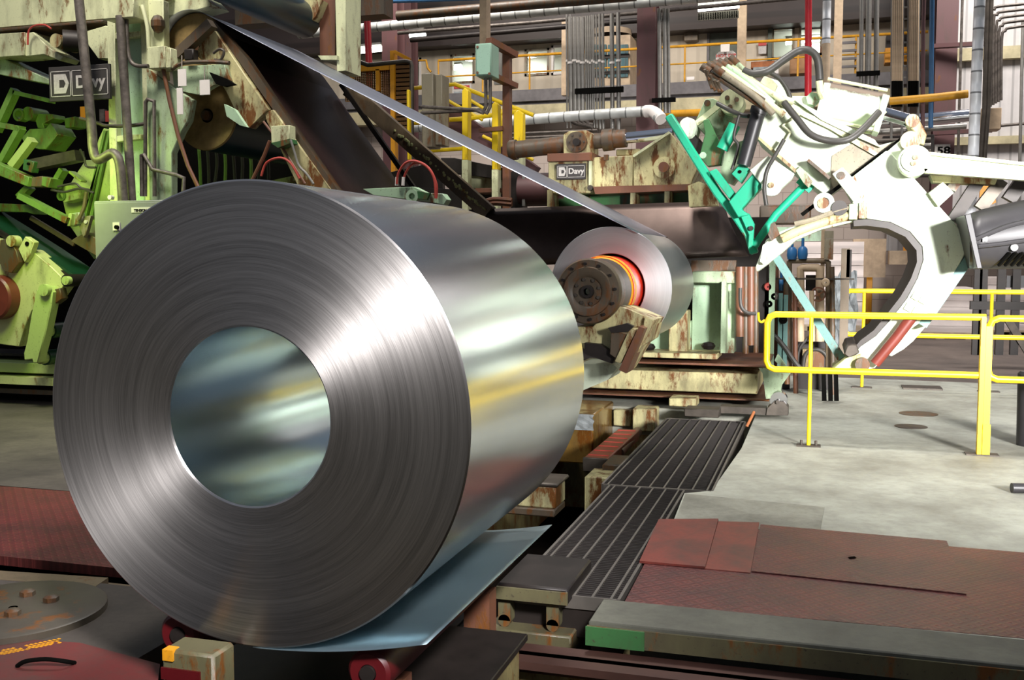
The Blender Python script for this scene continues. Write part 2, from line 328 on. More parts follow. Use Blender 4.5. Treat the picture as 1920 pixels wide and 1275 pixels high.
def meshmat():
    m, t, b = newmat('rusty_mesh'); b.inputs['Base Color'].default_value = hexc('#8a6238'); b.inputs['Roughness'].default_value = .7
    return m
K['mesh'] = meshmat()

K['curbconc'] = concrete('curb_concrete', '#5f5e53', '#3d3b34', 1.5); K['coverplate'] = paint('grimy_dim_cover', '#4d463c', .4, .8); K['pitcream'] = paint('shaded_cream_paint', '#5f5a40', .5, .9)  # foreground dimness put into these darker colours, besides real dirt
K['frontfloor'] = concrete('dark_oily_floor', '#4a423b', '#2a2522', 1.5)

def dusty():
    m, t, b = newmat('dusty_pale_green'); g = nd(t, 'ShaderNodeNewGeometry'); sp = nd(t, 'ShaderNodeSeparateXYZ'); t.links.new(g.outputs['Normal'], sp.inputs[0])
    ad = nd(t, 'ShaderNodeMath', operation='ADD'); t.links.new(sp.outputs[2], ad.inputs[0]); mu = nd(t, 'ShaderNodeMath', operation='MULTIPLY'); t.links.new(noise(t, 9, 8, .75), mu.inputs[0]); mu.inputs[1].default_value = .7; t.links.new(mu.outputs[0], ad.inputs[1])
    t.links.new(mixc(t, ramp(t, ad.outputs[0], .82, .98), hexc('#d3e0c8'), hexc('#75675a')), b.inputs['Base Color']); b.inputs['Roughness'].default_value = .55; return m
K['dusty'] = dusty()
K['farfloor'] = concrete('brown_far_floor', '#6a5d55', '#463c37', .9)

# ================================================================ setting: floor, pits, walls
fl_ = MB()
fl_.ext([(-.82, 4.64, 0), (-.84, 6.25, 0), (-.87, 7.0, 0), (-.70, 7.13, 0), (-.62, 8.85, 0), (-.62, 11, 0), (-2.75, 11, 0), (-2.75, 34, 0), (14, 34, 0), (14, 4.64, 0)], (0, 0, -.3))
struct('floor', fl_, K['concrete'])
struct('floor_far', MB().ext([(-.1, 14.6, .002), (14, 13.6, .002), (14, 33, .002), (-2.7, 33, .002), (-2.7, 14.9, .002)], (0, 0, -.002)), K['farfloor'])
struct('floor_left', MB().bx(-30, -2.75, 5.83, 34, -.3, 0), K['oldfloor'])
struct('floor_front', MB().bx(-9, -2.62, 1.2, 4.22, -.3, -.012), K['frontfloor'])
struct('floor_pit', MB().bx(-9, 6, -1, 11, -1.3, -1.15), K['pit'])
struct('wall_pit_end', MB().bx(-2.9, -.6, 11, 11.2, -1.3, -.3), K['pitwall'])
struct('wall_pit_side', MB().bx(-2.95, -2.75, 4.22, 11, -1.3, -.3), K['pitwall'])
struct('wall_pit_front', MB().bx(-9, 6, .9, 1.2, -1.3, -.3), K['pitwall'])
struct('trim_patch', MB().ext([(-.83, 6.27, .003), (-.86, 6.98, .003), (.05, 6.85, .003), (.02, 6.1, .003)], (0, 0, -.002)), K['slab'])
# mezzanine level and back wall
def holes_wall(mb, x0, x1, z0, z1, Y, d, holes):
    xs = sorted({x0, x1, *[h[0] for h in holes], *[h[1] for h in holes]}); zs = sorted({z0, z1, *[h[2] for h in holes], *[h[3] for h in holes]})
    for a, b in zip(xs, xs[1:]):
        for c, e in zip(zs, zs[1:]):
            if not any(h[0] <= a and b <= h[1] and h[2] <= c and e <= h[3] for h in holes): mb.bx(a, b, Y, Y+d, c, e)
YB = 28.0
def XZ(x, y, Y=YB): p = W(x, y, Y); return p.x, p.z
def hole(x0, y0, x1, y1, Y=YB):
    a = XZ(x0, y1, Y); b = XZ(x1, y0, Y); return (a[0], b[0], a[1], b[1])
ZM = W(1150, 172, 27).z                       # walkway level of the mezzanine
ZT = W(1000, 83, YB).z
wins = [hole(845, 100, 890, 158), hole(770, 108, 790, 165), hole(984, 90, 1030, 143), hole(1034, 84, 1062, 141), hole(1446, 50, 1490, 112), hole(1497, 42, 1543, 106)]
door_h = hole(1329, 53, 1383, 158); door_h = (door_h[0], door_h[1], ZM, door_h[3])
mb = MB(); holes_wall(mb, -24, 8.2, ZM, ZT, YB, .15, wins+[door_h]); struct('wall_office', mb, K['panel'])
struct('wall_upper', MB().bx(-24, 8.2, YB-.6, YB-.45, ZT+.05, 11.5), K['darkroof'])
struct('ceiling_soffit', MB().bx(-24, 8.2, YB-.6, YB+3.2, ZT, ZT+.05), K['darkroof'])
struct('wall_room', MB().bx(-24, 8.2, YB+1.4, YB+1.5, ZM, ZT), K['room'])
struct('ceiling_office', MB().bx(-24, 8.2, YB+.16, YB+1.39, ZT-.03, ZT-.005), K['room'])
struct('wall_block', MB().bx(-24, 8.2, YB-.7, YB-.5, 0, W(1050, 226, YB).z), K['block'])
struct('wall_beige', MB().bx(-24, 8.2, YB-.75, YB-.55, W(1050, 226, YB).z, ZM-.2), K['beige'])
struct('floor_mezzanine', MB().bx(-24, 8.2, 26.6, YB+3.2, ZM-.3, ZM-.02), K['curb'])
struct('trim_mezzanine_kerb', MB().bx(-24, 8.2, 26.5, 26.62, ZM-.22, ZM+.08), K['curb'])
struct('beam_mezzanine', MB().bx(-24, 8.2, 26.6, 26.9, ZM-.62, ZM-.3).bx(-24, 8.2, 26.55, 26.95, ZM-.66, ZM-.6), K['creambeam'])
struct('wall_corrugated', MB().bx(W(1760, 100, 24.5).x, 22, 24.5, 24.7, 2.6, 14), K['corr'])
struct('wall_right_low', MB().bx(W(1720, 480, 30).x-2, 22, 33, 33.2, 0, 12), K['corr'])
for i, (x0, y0, x1, y1) in enumerate([(1790, 92, 1935, 104), (1790, 258, 1935, 266)]):
    struct('trim_girt', MB().rp(x0-12, y0, x1+60, y1, 24.3, .18), K['creambeam'])
for i, h in enumerate(wins):
    fr = MB(); a, b, c, e = h
    fr.bx(a, a+.06, YB-.03, YB+.12, c, e).bx(b-.06, b, YB-.03, YB+.12, c, e).bx(a, b, YB-.03, YB+.12, e-.06, e).bx(a, b, YB-.03, YB+.12, c, c+.06)
    o = struct('window_%d' % (i+1), fr, K['whitetag' if i in (1, 3) else 'greypaint'])
    MB().bx(a+.05, b-.05, YB+.03, YB+.05, c+.05, e-.05).build('pane', K['glass'], o)
a, b, c, e = door_h
o = struct('door_1', MB().bx(a, b, YB+.02, YB+.1, c, e), K['doorgreen'])
MB().bx(a-.06, a, YB-.02, YB+.12, c, e+.06).bx(b, b+.06, YB-.02, YB+.12, c, e+.06).bx(a, b, YB-.02, YB+.12, e, e+.06).build('door_frame', K['curb'], o)

# tall brown steel building columns
def column(px0, px1, Y, label, ztop=12.5):
    a = W(px0, 200, Y).x; b = W(px1, 200, Y).x; h = b-a; mb = MB()
    mb.bx(a, b, Y, Y+.035, 0, ztop).bx((a+b)/2-.02, (a+b)/2+.02, Y+.035, Y+.42, 0, ztop).bx(a, b, Y+.42, Y+.455, 0, ztop)
    return tag(mb.build('steel_column', K['brown']), label, 'column', 'brown building columns')
col1 = column(717, 746, 21.5, 'brown steel column behind the amber mesh guard')
col2 = column(1193, 1228, 20.5, 'brown steel column between the two banks of upright conduits')
col3 = column(1751, 1792, 23.0, 'wide brown steel column with a white number plate')
column(750, 772, 24.5, 'dark brown steel column behind the column by the amber mesh guard')
sg = tag(MB().rp(1753, 271, 1781, 300, 22.94, .05).build('number_plate', K['signwhite']), 'white plate with black number 58 on the brown column', 'sign')
p = W(1769, 288, 22.935); text_mb('58', p, .2, wide=1.3).build('lettering', K['black'], sg)

# ================================================================ the big finished coil
CX, CZ, CY0, CR, CRI, CWD = -1.842, 1.07, 3.03, .795, .305, 1.62
N = 160
coil = MB()
coil.lathe((CX, CY0, CZ), (0, 1, 0), [(.006, CRI), (0, CRI+.006), (0, CR-.006), (.006, CR)], N, 0)
coil.lathe((CX, CY0, CZ), (0, 1, 0), [(.006, CR), (CWD-.006, CR)], N, 1)
coil.lathe((CX, CY0, CZ), (0, 1, 0), [(CWD-.006, CR), (CWD, CR-.006), (CWD, CRI+.006), (CWD-.006, CRI)], N, 0)
coil.lathe((CX, CY0, CZ), (0, 1, 0), [(CWD-.006, CRI), (.006, CRI)], N, 2)
big = tag(coil.build('steel_coil', [K['face'], K['outer'], K['bore']]), 'huge shiny galvanized steel coil with open bore, standing on red rollers', 'steel coil')
n0 = Vector((CX, CY0+.004, CZ-CR-.003)); f0 = Vector((CX, CY0+CWD-.004, CZ-CR-.003))
n1 = W(800, 1208, CY0); f1 = W(1035, 984, CY0+CWD)
rows = []
for k in range(25):
    t = k/24; a = n0.lerp(n1, t); b = f0.lerp(f1, t)
    for q, z0, z1 in ((a, n0.z, n1.z), (b, f0.z, f1.z)): q.z = z0+(z1-z0)*(t**1.9)
    rows.append([a.lerp(b, s/6) for s in range(7)])
MB().grid(rows).build('tail_sheet', K['tealsheet'], big, 'bluish loose tail of sheet under the coil', solid=.0025)

# coil car carrying it
car = thing('coil_car', (CX, CY0+.8, -1.1), 'dark coil car with red polyurethane rollers under the huge front coil', 'coil car')
RR = .078; dx_ = .335; rz = CZ-math.sqrt((CR+RR)**2-dx_**2)-.004
MB().bx(CX-.30, CX+.30, CY0+.2, CY0+1.45, -1.1, -.05).bx(CX-.55, CX+.42, CY0+.25, CY0+1.4, -.25, -.06).build('car_body', K['dark'], car)
for s in (-1, 1):
    x = CX+s*dx_+(.07 if s > 0 else 0); zl = rz
    if s > 0: rz = CZ-CR-.003+(n1.z-n0.z)*(((dx_+.07)/(n1.x-n0.x))**1.9)-RR-.022
    MB().lathe((x, CY0+.06, rz), (0, 1, 0), [(0, .03), (0, RR-.012), (.012, RR), (1.5, RR), (1.512, RR-.012), (1.512, .03)], 32).build('roller', K['redpad'], car, 'red polyurethane roller')
    MB().cyl((x, CY0+.05, rz), (x, CY0+1.58, rz), .028).build('roller_shaft', K['dark'], car)
    for yy in (.2, 1.2): MB().bx(x-.06, x+.06, CY0+yy, CY0+yy+.1, -.1, rz-RR-.004).build('bearing_block', K['rustbrown'], car)

# blocks and plates around the pit
q0 = W(302, 1217, 2.87); q1 = W(402, 1300, 2.87)
blk = tag(MB().bx(q0.x, q1.x, 2.87, 3.0, -1.15, q0.z).build('support_block', K['pitcream'], bevel=.01), 'chipped cream support block with red and yellow paint under the coil', 'support block')
MB().bx(q0.x+.002, q1.x-.05, 2.862, 2.87, q0.z-.1, q0.z-.06).build('red_stripe', K['redpad'], blk, 'chipped red stripe')
MB().bx(q0.x+.01, q0.x+.05, 2.862, 2.90, q0.z-.035, q0.z+.003).build('paint_patch', K['amber'], blk, 'yellow paint patch')
a = FL(990, 1188, .05); b = FL(846, 1172, .05)
t = thing('deck_plate', ((a.x+b.x)/2, 3.2, -1.15), 'dark flat steel deck plate on a cream pedestal in front of the tail sheet', 'deck plate')
MB().bx(b.x-.06, a.x, 2.5, a.y, .02, .05).build('top_plate', K['dark'], t, bevel=.004)
MB().bx(b.x-.02, a.x-.03, 2.55, a.y-.03, -1.15, .02).build('pedestal', K['pitwall'], t)
a = FL(1102, 1047, .06); b = FL(925, 1099, .06); a2 = FL(1065, 1105, .06)
t = thing('step_platform', ((a.x+b.x)/2, (a.y+a2.y)/2, -1.15), 'low dark-topped platform on rounded cream feet beside the tail sheet', 'platform')
MB().bx(b.x, a2.x, a2.y, a.y, -.02, .06).build('top_plate', [K['dark']], t, bevel=.01)
MB().bx(b.x-.0, a2.x+.0, a2.y-.012, a2.y, -.015, .045).build('edge_trim', K['pitcream'], t, 'cream rusty front edge')
for fx in (b.x+.03, a2.x-.08):
    MB().bx(fx-.03, fx+.03, a2.y+.02, a2.y+.1, -.13, -.02).cyl((fx, a2.y+.02, -.13), (fx, a2.y+.1, -.13), .03).build('foot', K['pitcream'], t)
MB().bx(b.x-.05, a2.x+.02, a2.y-.02, a.y, -.26, -.16).build('base_slab', K['pitcream'], t, bevel=.008)
MB().bx(b.x, a2.x, a2.y+.15, a.y, -1.15, -.26).build('under_frame', K['dark'], t)
g0 = thing('pit_cover_grating', (-1.07, 8.7, -.2), 'far wide panel of dark steel floor grating reaching the machine base', 'grating', 'floor gratings over the trench')
def grating(root, x0, x1, y0, y1, nb):
    mb = MB(); y = y0
    while y < y1: mb.bx(x0, x1, y, y+.007, -.035, -.004); y += .03
    mb.build('cross_bars', K['grate'], root)['kind'] = 'stuff'
    mb = MB()
    for k in range(nb): x = x0+.03+(x1-x0-.06)*k/(nb-1); mb.bx(x-.006, x+.006, y0, y1, -.04, .002)
    mb.build('long_bars', K['gratebar'], root, 'lighter lengthwise bars')
    MB().bx(x0, x1, y0, y1, -.2, -.06).build('dark_base_plate', K['dark'], root)  # dark base plate set under the open bars
    MB().bx(x0-.015, x0, y0, y1, -.06, .003).bx(x1, x1+.015, y0, y1, -.06, .003).bx(x0, x1, y1, y1+.015, -.06, .003).bx(x0, x1, y0-.012, y0, -.06, .003).build('edge_frame', K['gratebar'], root)
grating(g0, -1.46, -.70, 7.12, 10.3, 8)
g1 = thing('pit_cover_grating', (-1.1, 5.9, -.2), 'near panel of dark steel floor grating beside the red plates', 'grating', 'floor gratings over the trench')
grating(g1, -1.40, -.89, 4.68, 7.09, 6)
tag(MB().ext([FL(x, y, .006) for x, y in ((1630-390, 1005), (1255, 999), (1262, 1010), (1250, 1012))], (0, 0, .006)).build('metal_scrap', K['steel']), 'small grey metal scrap lying on the grating', 'scrap')
# red plates
def fplate(name, pts, mat, label, z=.006, th=.008, cat='floor plate', grp='red floor plates'):
    return tag(MB().ext([(x, y, z) for x, y in pts], (0, 0, -th)).build(name, mat), label, cat, grp)
P2 = lambda x, y: FL(x, y).xy
fplate('checker_plate', [P2(1235, 978), P2(1347, 977), P2(1322, 1068), P2(1199, 1057)], K['redflat'], 'smooth faded red floor plate overhanging the grating edge', .016, .012)
fplate('checker_plate', [P2(1347, 979), P2(1424, 981), P2(1407, 1076), P2(1320, 1068)], K['redflat'], 'narrow worn red plate between smooth square and raised-pattern plate')
fplate('checker_plate', [P2(1426, 986), P2(1775, 1017), P2(1812, 1117), P2(1409, 1074)], K['redplate'], 'broad red checker plate with a cut lifting slot', .010)
fplate('checker_plate', [(-.85, 4.655), (3.4, 4.72), (3.4, 6.0), (.56, 6.11), (-.87, 6.2), (-.86, 5.3)], K['redplate'], 'long red checker plate running along the grey curb', .002, .003)
tag(MB().ext([FL(x, y, .013) for x, y in ((1590, 1045), (1602, 1043), (1606, 1046), (1593, 1048))], (0, 0, .001)).build('slot', K['pit']), 'dark lifting slot cut in the broad red plate', 'slot')
cb_ = tag(MB().bx(-.95, 6, 4.33, 4.64, -.085, .012).build('curb_beam', K['curbconc'], bevel=.006), 'grey curb beam in front of the red checker plates', 'curb')
MB().bx(-.955, 6, 4.32, 4.33, -.09, -.006).build('curb_face', K['pitcream'], cb_, 'cream stained front face')
MB().bx(-.96, -.70, 4.312, 4.322, -.092, -.008).build('paint_patch', K['green'], cb_, 'green paint patch')
tag(MB().bx(-1.28, 6, 4.12, 4.33, -.155, -.12).bx(-1.28, 6, 4.2, 4.24, -.2, -.12).build('steel_rail', K['rail']), 'rusty brown steel rail under the grey curb', 'rail')
struct('wall_pit', MB().bx(-1.25, 6, 4.22, 4.5, -1.15, -.2), K['pitwall'])
struct('wall_trench', MB().bx(-.88, -.62, 4.64, 11, -1.15, -.3), K['pitwall'])

# floor on the near left side
fplate('checker_plate', [(-9, 4.45), (-2.75, 4.42), (-2.75, 5.83), (-9, 5.86)], K['dredplate'], 'dark red checker floor plate left of the huge coil', 0, .05)
t = tag(MB().ext([FL(x, y, -.01) for x, y in ((-60, 1066), (203, 1083), (178, 1100), (-60, 1082))], (0, 0, -.035)).bx(-9, -2.7, 4.3, 4.34, -.3, -.05).build('edge_beam', K['beam']), 'flat brown beam lying along the slot by the red plate', 'beam')
d = FL(25, 1148, 0)
t = tag(MB().lathe((d.x, d.y, -.012), (0, 0, 1), [(0, .02), (0, .40), (.03, .40), (.036, .39), (.036, .02)], 48).build('round_cover', K['coverplate']), 'round bolted steel cover plate on the floor', 'cover plate')
for x, y in ((52, 1116), (96, 1127), (24, 1153)):
    p = FL(x, y, .024); MB().lathe(p, (0, 0, 1), [(0, .035), (.02, .035), (.03, .02)], 6, 0, True).build('bolt', K['grime'], t)
t = tag(MB().ext([FL(x, y, -.008) for x, y in ((-80, 1190), (150, 1205), (300, 1245), (290, 1330), (-80, 1330))], (0, 0, -.004)).build('hatch_plate', K['redfloor']), 'worn red hatch plate with a black lifting handle', 'hatch')
MB().tube([FL(x, y, z) for x, y, z in ((32, 1249, -.004), (48, 1240, .02), (85, 1236, .03), (122, 1240, .02), (140, 1243, -.004))], .009, 8, 0, 4).build('handle', K['black'], t, 'black lifting handle')
mk = MB()
for k in range(13):
    x = 4+k*8.6; y = 1223-k*1.75
    for dx, dy in ((0, 0), (3, -4), (-2, 3), (4, 3)):
        if random.random() < .8:
            p = FL(x+dx, y+dy, -.0075); mk.bx(p.x-.007, p.x+.007, p.y-.006, p.y+.006, -.008, -.0068)
mk.build('stencil_marks', K['amber'], t, 'flaked yellow stencil dots')

# ================================================================ second coil on the reel, strip, table
c2 = W(1144, 541, 9.0); R2 = .548; L2 = 1.58
mb = MB()
mb.lathe(c2, (0, 1, 0), [(.004, .31), (0, .314), (0, R2-.004), (.004, R2)], 96, 0).lathe(c2, (0, 1, 0), [(.004, R2), (L2, R2)], 96, 1)
mb.lathe(c2, (0, 1, 0), [(L2, R2), (L2, .31)], 96, 0).lathe(c2, (0, 1, 0), [(L2, .31), (.004, .31)], 96, 2)
tag(mb.build('steel_coil', [K['face2'], K['outer2'], K['dullred']]), 'bright half-wound coil of steel on the reel mandrel', 'steel coil')
man = thing('reel_mandrel', (c2.x, c2.y-.9, c2.z-.3), 'greasy steel reel mandrel poking out of the half-wound bright coil', 'mandrel')
ym = c2.y; M_ = lambda prof, n=48: MB().lathe((c2.x, 0, c2.z), (0, 1, 0), [(y, r) for y, r in prof], n)
M_([(8.62, .24), (8.62, .285), (ym+1.5, .295), (ym+1.5, .24)]).build('red_sleeve', K['redring'], man, 'shiny red mandrel sleeve')
M_([(8.57, .25), (8.60, .272), (8.66, .29), (8.72, .29), (8.72, .25)]).build('yellow_band', K['amber'], man, 'amber band around the mandrel')
M_([(8.32, .20), (8.32, .255), (8.58, .268), (8.58, .2)]).build('drum', K['steel'], man)
M_([(8.16, .2), (8.16, .235), (8.18, .262), (8.34, .262), (8.34, .2)]).build('drum_collar', K['grime'], man)
M_([(8.075, .12), (8.06, .14), (8.06, .195), (8.1, .2), (8.1, .255), (8.13, .268), (8.17, .268), (8.17, .12)]).build('end_flange', K['grime'], man)
M_([(8.09, .045), (8.085, .06), (8.085, .135), (8.13, .14), (8.13, .045)]).build('hub_plate', K['grime'], man)
M_([(8.05, .028), (8.05, .05), (8.14, .06), (8.14, .028)]).build('centre_bore', K['dark'], man)
for k in range(8):
    a = 2*PI*k/8+.3; MB().cyl((c2.x+.10*math.cos(a), 8.065, c2.z+.10*math.sin(a)), (c2.x+.10*math.cos(a), 8.09, c2.z+.10*math.sin(a)), .014, n=6).build('bolt', K['steel'], man)
for k in range(12):
    a = 2*PI*k/12+.1; q = Vector((c2.x+.225*math.cos(a), 8.07, c2.z+.225*math.sin(a)))
    MB().cyl(q, q+Vector((0, .04, 0)), .013, n=6).build('rim_bolt', K['dark'], man)
# snubber bracket hanging below the mandrel end
sn = thing('snubber_bracket', W(1160, 700, 8.1), 'rusty cream bracket with bolted steel pads below the mandrel end', 'bracket')
MB().pl([(1080, 612), (1112, 612), (1152, 571), (1176, 578), (1227, 600), (1217, 640), (1180, 665), (1140, 668), (1096, 655), (1075, 640)], 8.25, .5).build('main_plate', K['creamrust'], sn, bevel=.006)
MB().pl([(1096, 643), (1125, 646), (1155, 666), (1148, 682), (1096, 664)], 8.16, .2).build('black_pad', K['dark'], sn, 'greasy black pad')
MB().pl([(1146, 620), (1176, 628), (1160, 676), (1143, 664)], 8.1, .28).build('rusty_block', K['grime'], sn, bevel=.005)
MB().pl([(1180, 617), (1196, 617), (1164, 682), (1152, 678)], 8.08, .2).build('bright_pad', K['creamrust'], sn, bevel=.004)
MB().pl([(1198, 612), (1209, 616), (1175, 700), (1160, 694)], 8.06, .3).build('end_plate', K['rustbrown'], sn)
MB().pl([(1209, 596), (1228, 600), (1208, 640), (1172, 700), (1168, 697), (1204, 632)], 8.2, .5).build('outer_plate', K['creamrust'], sn)
MB().pl([(1140, 615), (1175, 606), (1188, 612), (1178, 622), (1146, 624)], 8.06, .06).build('grease_lump', K['dark'], sn)
tag(MB().pl([(1088, 682), (1150, 684), (1157, 690), (1140, 712), (1093, 732)], 8.6, .5).build('hydraulic_strut', K['white']), 'pale green arm tip showing below the snubber bracket', 'arm')

# deflector rolls and strip
def roll(cx, cy, Y, r, L, label, face, body, hub=.07):
    p = W(cx, cy, Y); t = thing('deflector_roll', (p.x, Y, p.z-r), label, 'roll')
    MB().lathe(p, (0, 1, 0), [(.02, r), (L, r)], 64).lathe(p, (0, 1, 0), [(L, r), (L, .01)], 64).build('roll_body', body, t)
    MB().lathe(p, (0, 1, 0), [(.03, hub), (.0, r*.5), (.0, r-.01), (.02, r)], 64).build('end_face', face, t, 'yellowish brushed end face')
    MB().cyl(p-Vector((0, .01, 0)), p+Vector((0, .05, 0)), .05).build('shaft', K['grime'], t); return p
r1 = .335
pr_ = roll(366, 88, 9.05, r1, 1.6, 'upper yellowish roll that the moving strip bends over', K['rolled'], K['steel'])
roll(385, 216, 9.15, .35, 1.6, 'lower yellowish roll with a dark green body', K['rolled'], K['darkroll'])
# strip path: over roll, straight to the coil
u = Vector((c2.x, 0, c2.z)); v = Vector((pr_.x, 0, pr_.z)); d = u-v; D = d.length; ra, rb = r1+.004, R2+.002
base = math.atan2(d.z, d.x); al = math.acos((ra-rb)/D); an = base+al
path = []
for k in range(13): a = PI*.95+(an-PI*.95)*k/12; path.append(Vector((v.x+ra*math.cos(a), 0, v.z+ra*math.sin(a))))
e_ = Vector((u.x+rb*math.cos(an), 0, u.z+rb*math.sin(an))); s_ = path[-1]
for k in range(1, 11): path.append(s_.lerp(e_, k/10)-Vector((0, 0, .012*math.sin(PI*k/10))))
rows = [[p+Vector((0, 8.94+1.9*j/6, 0)) for j in range(7)] for p in path]
tag(MB().grid(rows).build('steel_strip', K['strip'], solid=.002), 'thin bright steel strip running taut down from the roll to the half-wound coil', 'steel strip')
# threading table below the strip
tb = thing('threading_table', W(640, 360, 9.1), 'dark sloping threading table under the moving strip', 'table')
top = [(402, 47), (420, 62), (440, 84), (460, 112)]
def slab(px, Y, L, th):
    P = [W(x, y, Y) for x, y in px]; Q = []
    for i, p in enumerate(P):
        tt = (P[min(i+1, len(P)-1)]-P[max(i-1, 0)]).normalized(); Q.append(p+Vector((tt.z, 0, -tt.x))*th*(1 if tt.x > 0 else -1))
    return MB().ext(P+Q[::-1], (0, L, 0))
slab(top, 9.1, 1.9, .03).build('top_sheet', K['plate'], tb)
slab([(460, 112), (520, 200), (580, 285), (660, 400), (700, 458)], 9.1, 1.9, .035).build('table_plate', K['platered'], tb, 'dark red-brown sloping plate')
MB().pl([(391, 36), (402, 40), (462, 108), (526, 203), (636, 360), (700, 455), (686, 458), (610, 350), (508, 200), (446, 112), (388, 46)], 8.98, .1).build('edge_bar', K['grime'], tb, 'greasy dark edge bar')
p0 = W(760, 345, 10.7)
for a_, b_ in (((640, 158), (790, 372)),):
    A = W(*a_, 11.03); B = W(*b_, 11.03); MB().bar(A, B, .06, .05).build('far_edge', K['dark'], tb)
# arm plates carrying the table
ar = thing('table_arm', W(560, 360, 8.9), 'cream rust-speckled swing arm beside the dark sloping table', 'arm')
MB().pl([(366, 102), (392, 56), (404, 58), (440, 112), (502, 205), (494, 214), (468, 240), (452, 232), (424, 172), (396, 128)], 8.93, .12).build('upper_plate', K['creamrust'], ar, bevel=.006)
MB().pl([(496, 212), (512, 205), (532, 232), (624, 362), (564, 362), (520, 268), (500, 228)], 8.95, .12).build('lower_plate', K['creamrust'], ar, bevel=.006)
MB().rp(508, 236, 543, 268, 8.82, .12).build('junction_box', K['cream'], ar, 'pale cream junction box', bevel=.004)
MB().pl([(508, 268), (543, 260), (545, 268), (521, 277)], 8.8, .14).build('box_lip', K['green'], ar)
MB().tp([(545, 262, 8.8), (552, 285, 8.8), (560, 310, 8.8), (574, 325, 8.8), (588, 345, 8.8)], .012, 8, 0, 4).build('conduit', K['galv'], ar)
MB().tp([(494, 228, 8.9), (520, 262, 8.88), (572, 345, 8.88)], .012).build('edge_tube', K['rustbrown'], ar)
MB().tp([(400, 100, 8.85), (412, 92, 8.85), (420, 97, 8.85), (414, 112, 8.85), (402, 112, 8.85)], .014, 8, 0, 4).build('cable_loop', K['steel'], ar)
tag(MB().tp([(322, 130, 8.75), (345, 118, 8.75), (395, 116, 8.75), (430, 118, 8.75)], .02, 8, 0, 3).build('oily_cable', K['grime']), 'thick oily cable sagging in front of the upper roll', 'cable')
tag(MB().bar(W(318, 118, 8.85), W(398, 44, 8.85), .1, .09).build('scraper_bar', K['grime']), 'greasy diagonal scraper bar across the upper roll face', 'bar')
tag(MB().rp(344, 92, 362, 112, 8.78, .1).build('grease_block', K['dark'], bevel=.01), 'black greasy block on the diagonal scraper bar', 'block')
lever = thing('limit_lever', W(400, 190, 8.75), 'cream sensor bracket with dangling tags before the rolls', 'bracket')
MB().pl([(322, 125), (420, 120), (428, 150), (400, 160), (372, 178), (326, 168)], 8.85, .08).build('bracket_plate', K['mintdirty'], lever, bevel=.004)
MB().pl([(392, 135), (425, 148), (440, 158), (420, 162), (405, 158)], 8.78, .05).build('black_switch', K['black'], lever)
MB().pl([(420, 195), (440, 205), (462, 238), (450, 235), (425, 218)], 8.8, .05).build('flag', K['mint'], lever)
for x0, y0, x1, y1, l in ((333, 130, 349, 161, 'white tag hanging on the upper arm bracket'), (374, 150, 393, 177, 'square white tag hanging beside the cable loop'), (331, 165, 343, 214, 'long grey tag hanging below the bracket by the column')):
    o = tag(MB().rp(x0, y0, x1, y1, 8.66, .01).build('hanging_tag', K['whitetag']), l, 'tag', 'hanging tags')
    MB().tp([((x0+x1)/2, y0, 8.665, ), ((x0+x1)/2, y0-26, 8.72)], .006).build('tag_wire', K['steel'], o)
# dark teal roll above and its bracket
A = W(470, -22, 8.6); 
t = thing('hold_down_roll', A, 'dark teal rubber roll above the strip', 'roll')
pc = W(572, 38, 10.9)-Vector((0, 2.4, 0)); rT = .20; pe = Vector((pc.x, 11.0, pc.z))
MB().lathe(pc, (0, 1, 0), [(0, .02), (0, rT-.01), (.012, rT), (2.4, rT), (2.43, rT-.02), (2.43, .02)], 48).build('roll_body', K['darkroll'], t)
MB().cyl(pc+Vector((0, 2.4, 0)), pc+Vector((0, 2.56, 0)), .07).build('shaft', K['grime'], t)
bp = thing('bearing_post', W(625, 120, 10.9), 'cream and rust post carrying the dark teal roll', 'post')
MB().pl([(598, -30), (628, -30), (628, 104), (600, 108)], 10.85, .3).build('web_plate', K['rustbrown'], bp)
MB().pl([(628, -30), (648, -30), (648, 132), (632, 134)], 10.8, .4).build('flange', K['cream'], bp)
MB().pl([(568, 0), (604, 0), (592, 30), (578, 45)], 10.7, .15).build('bearing_arm', K['creamrust'], bp)
MB().pl([(596, 104), (632, 104), (632, 112), (602, 112)], 10.75, .4).build('foot', K['cream'], bp)
tag(MB().rp(440, 4, 720, 26, 12.6, .3).build('cross_girder', K['grime']), 'greasy cross girder behind the dark teal roll', 'girder')
# diagonal beam behind the strip
t = thing('diagonal_beam', W(920, 402, 10.9), 'long grey-brown diagonal beam with flaked yellow edge behind the strip', 'beam')
A = W(655, 168, 11.1); B = W(918, 400, 10.95)
MB().bar(A, B, .17, .12, (0, 1, 0)).build('beam_body', K['beam'], t)
n_ = (B-A).normalized(); o_ = Vector((-n_.z, 0, n_.x))*.08
fl = MB(); random.seed(3)
for k in range(60):
    q = .35+.64*k/60; c = A.lerp(B, q); 
    if random.random() < .25+q*.75: c2_ = c+o_*(-.15+.35*random.random())-Vector((0, .062, 0)); fl.ball(c2_, .011+.014*random.random(), 6)
fl.build('flaked_edge', K['limerust'], t, 'flaked yellow paint along the edge')
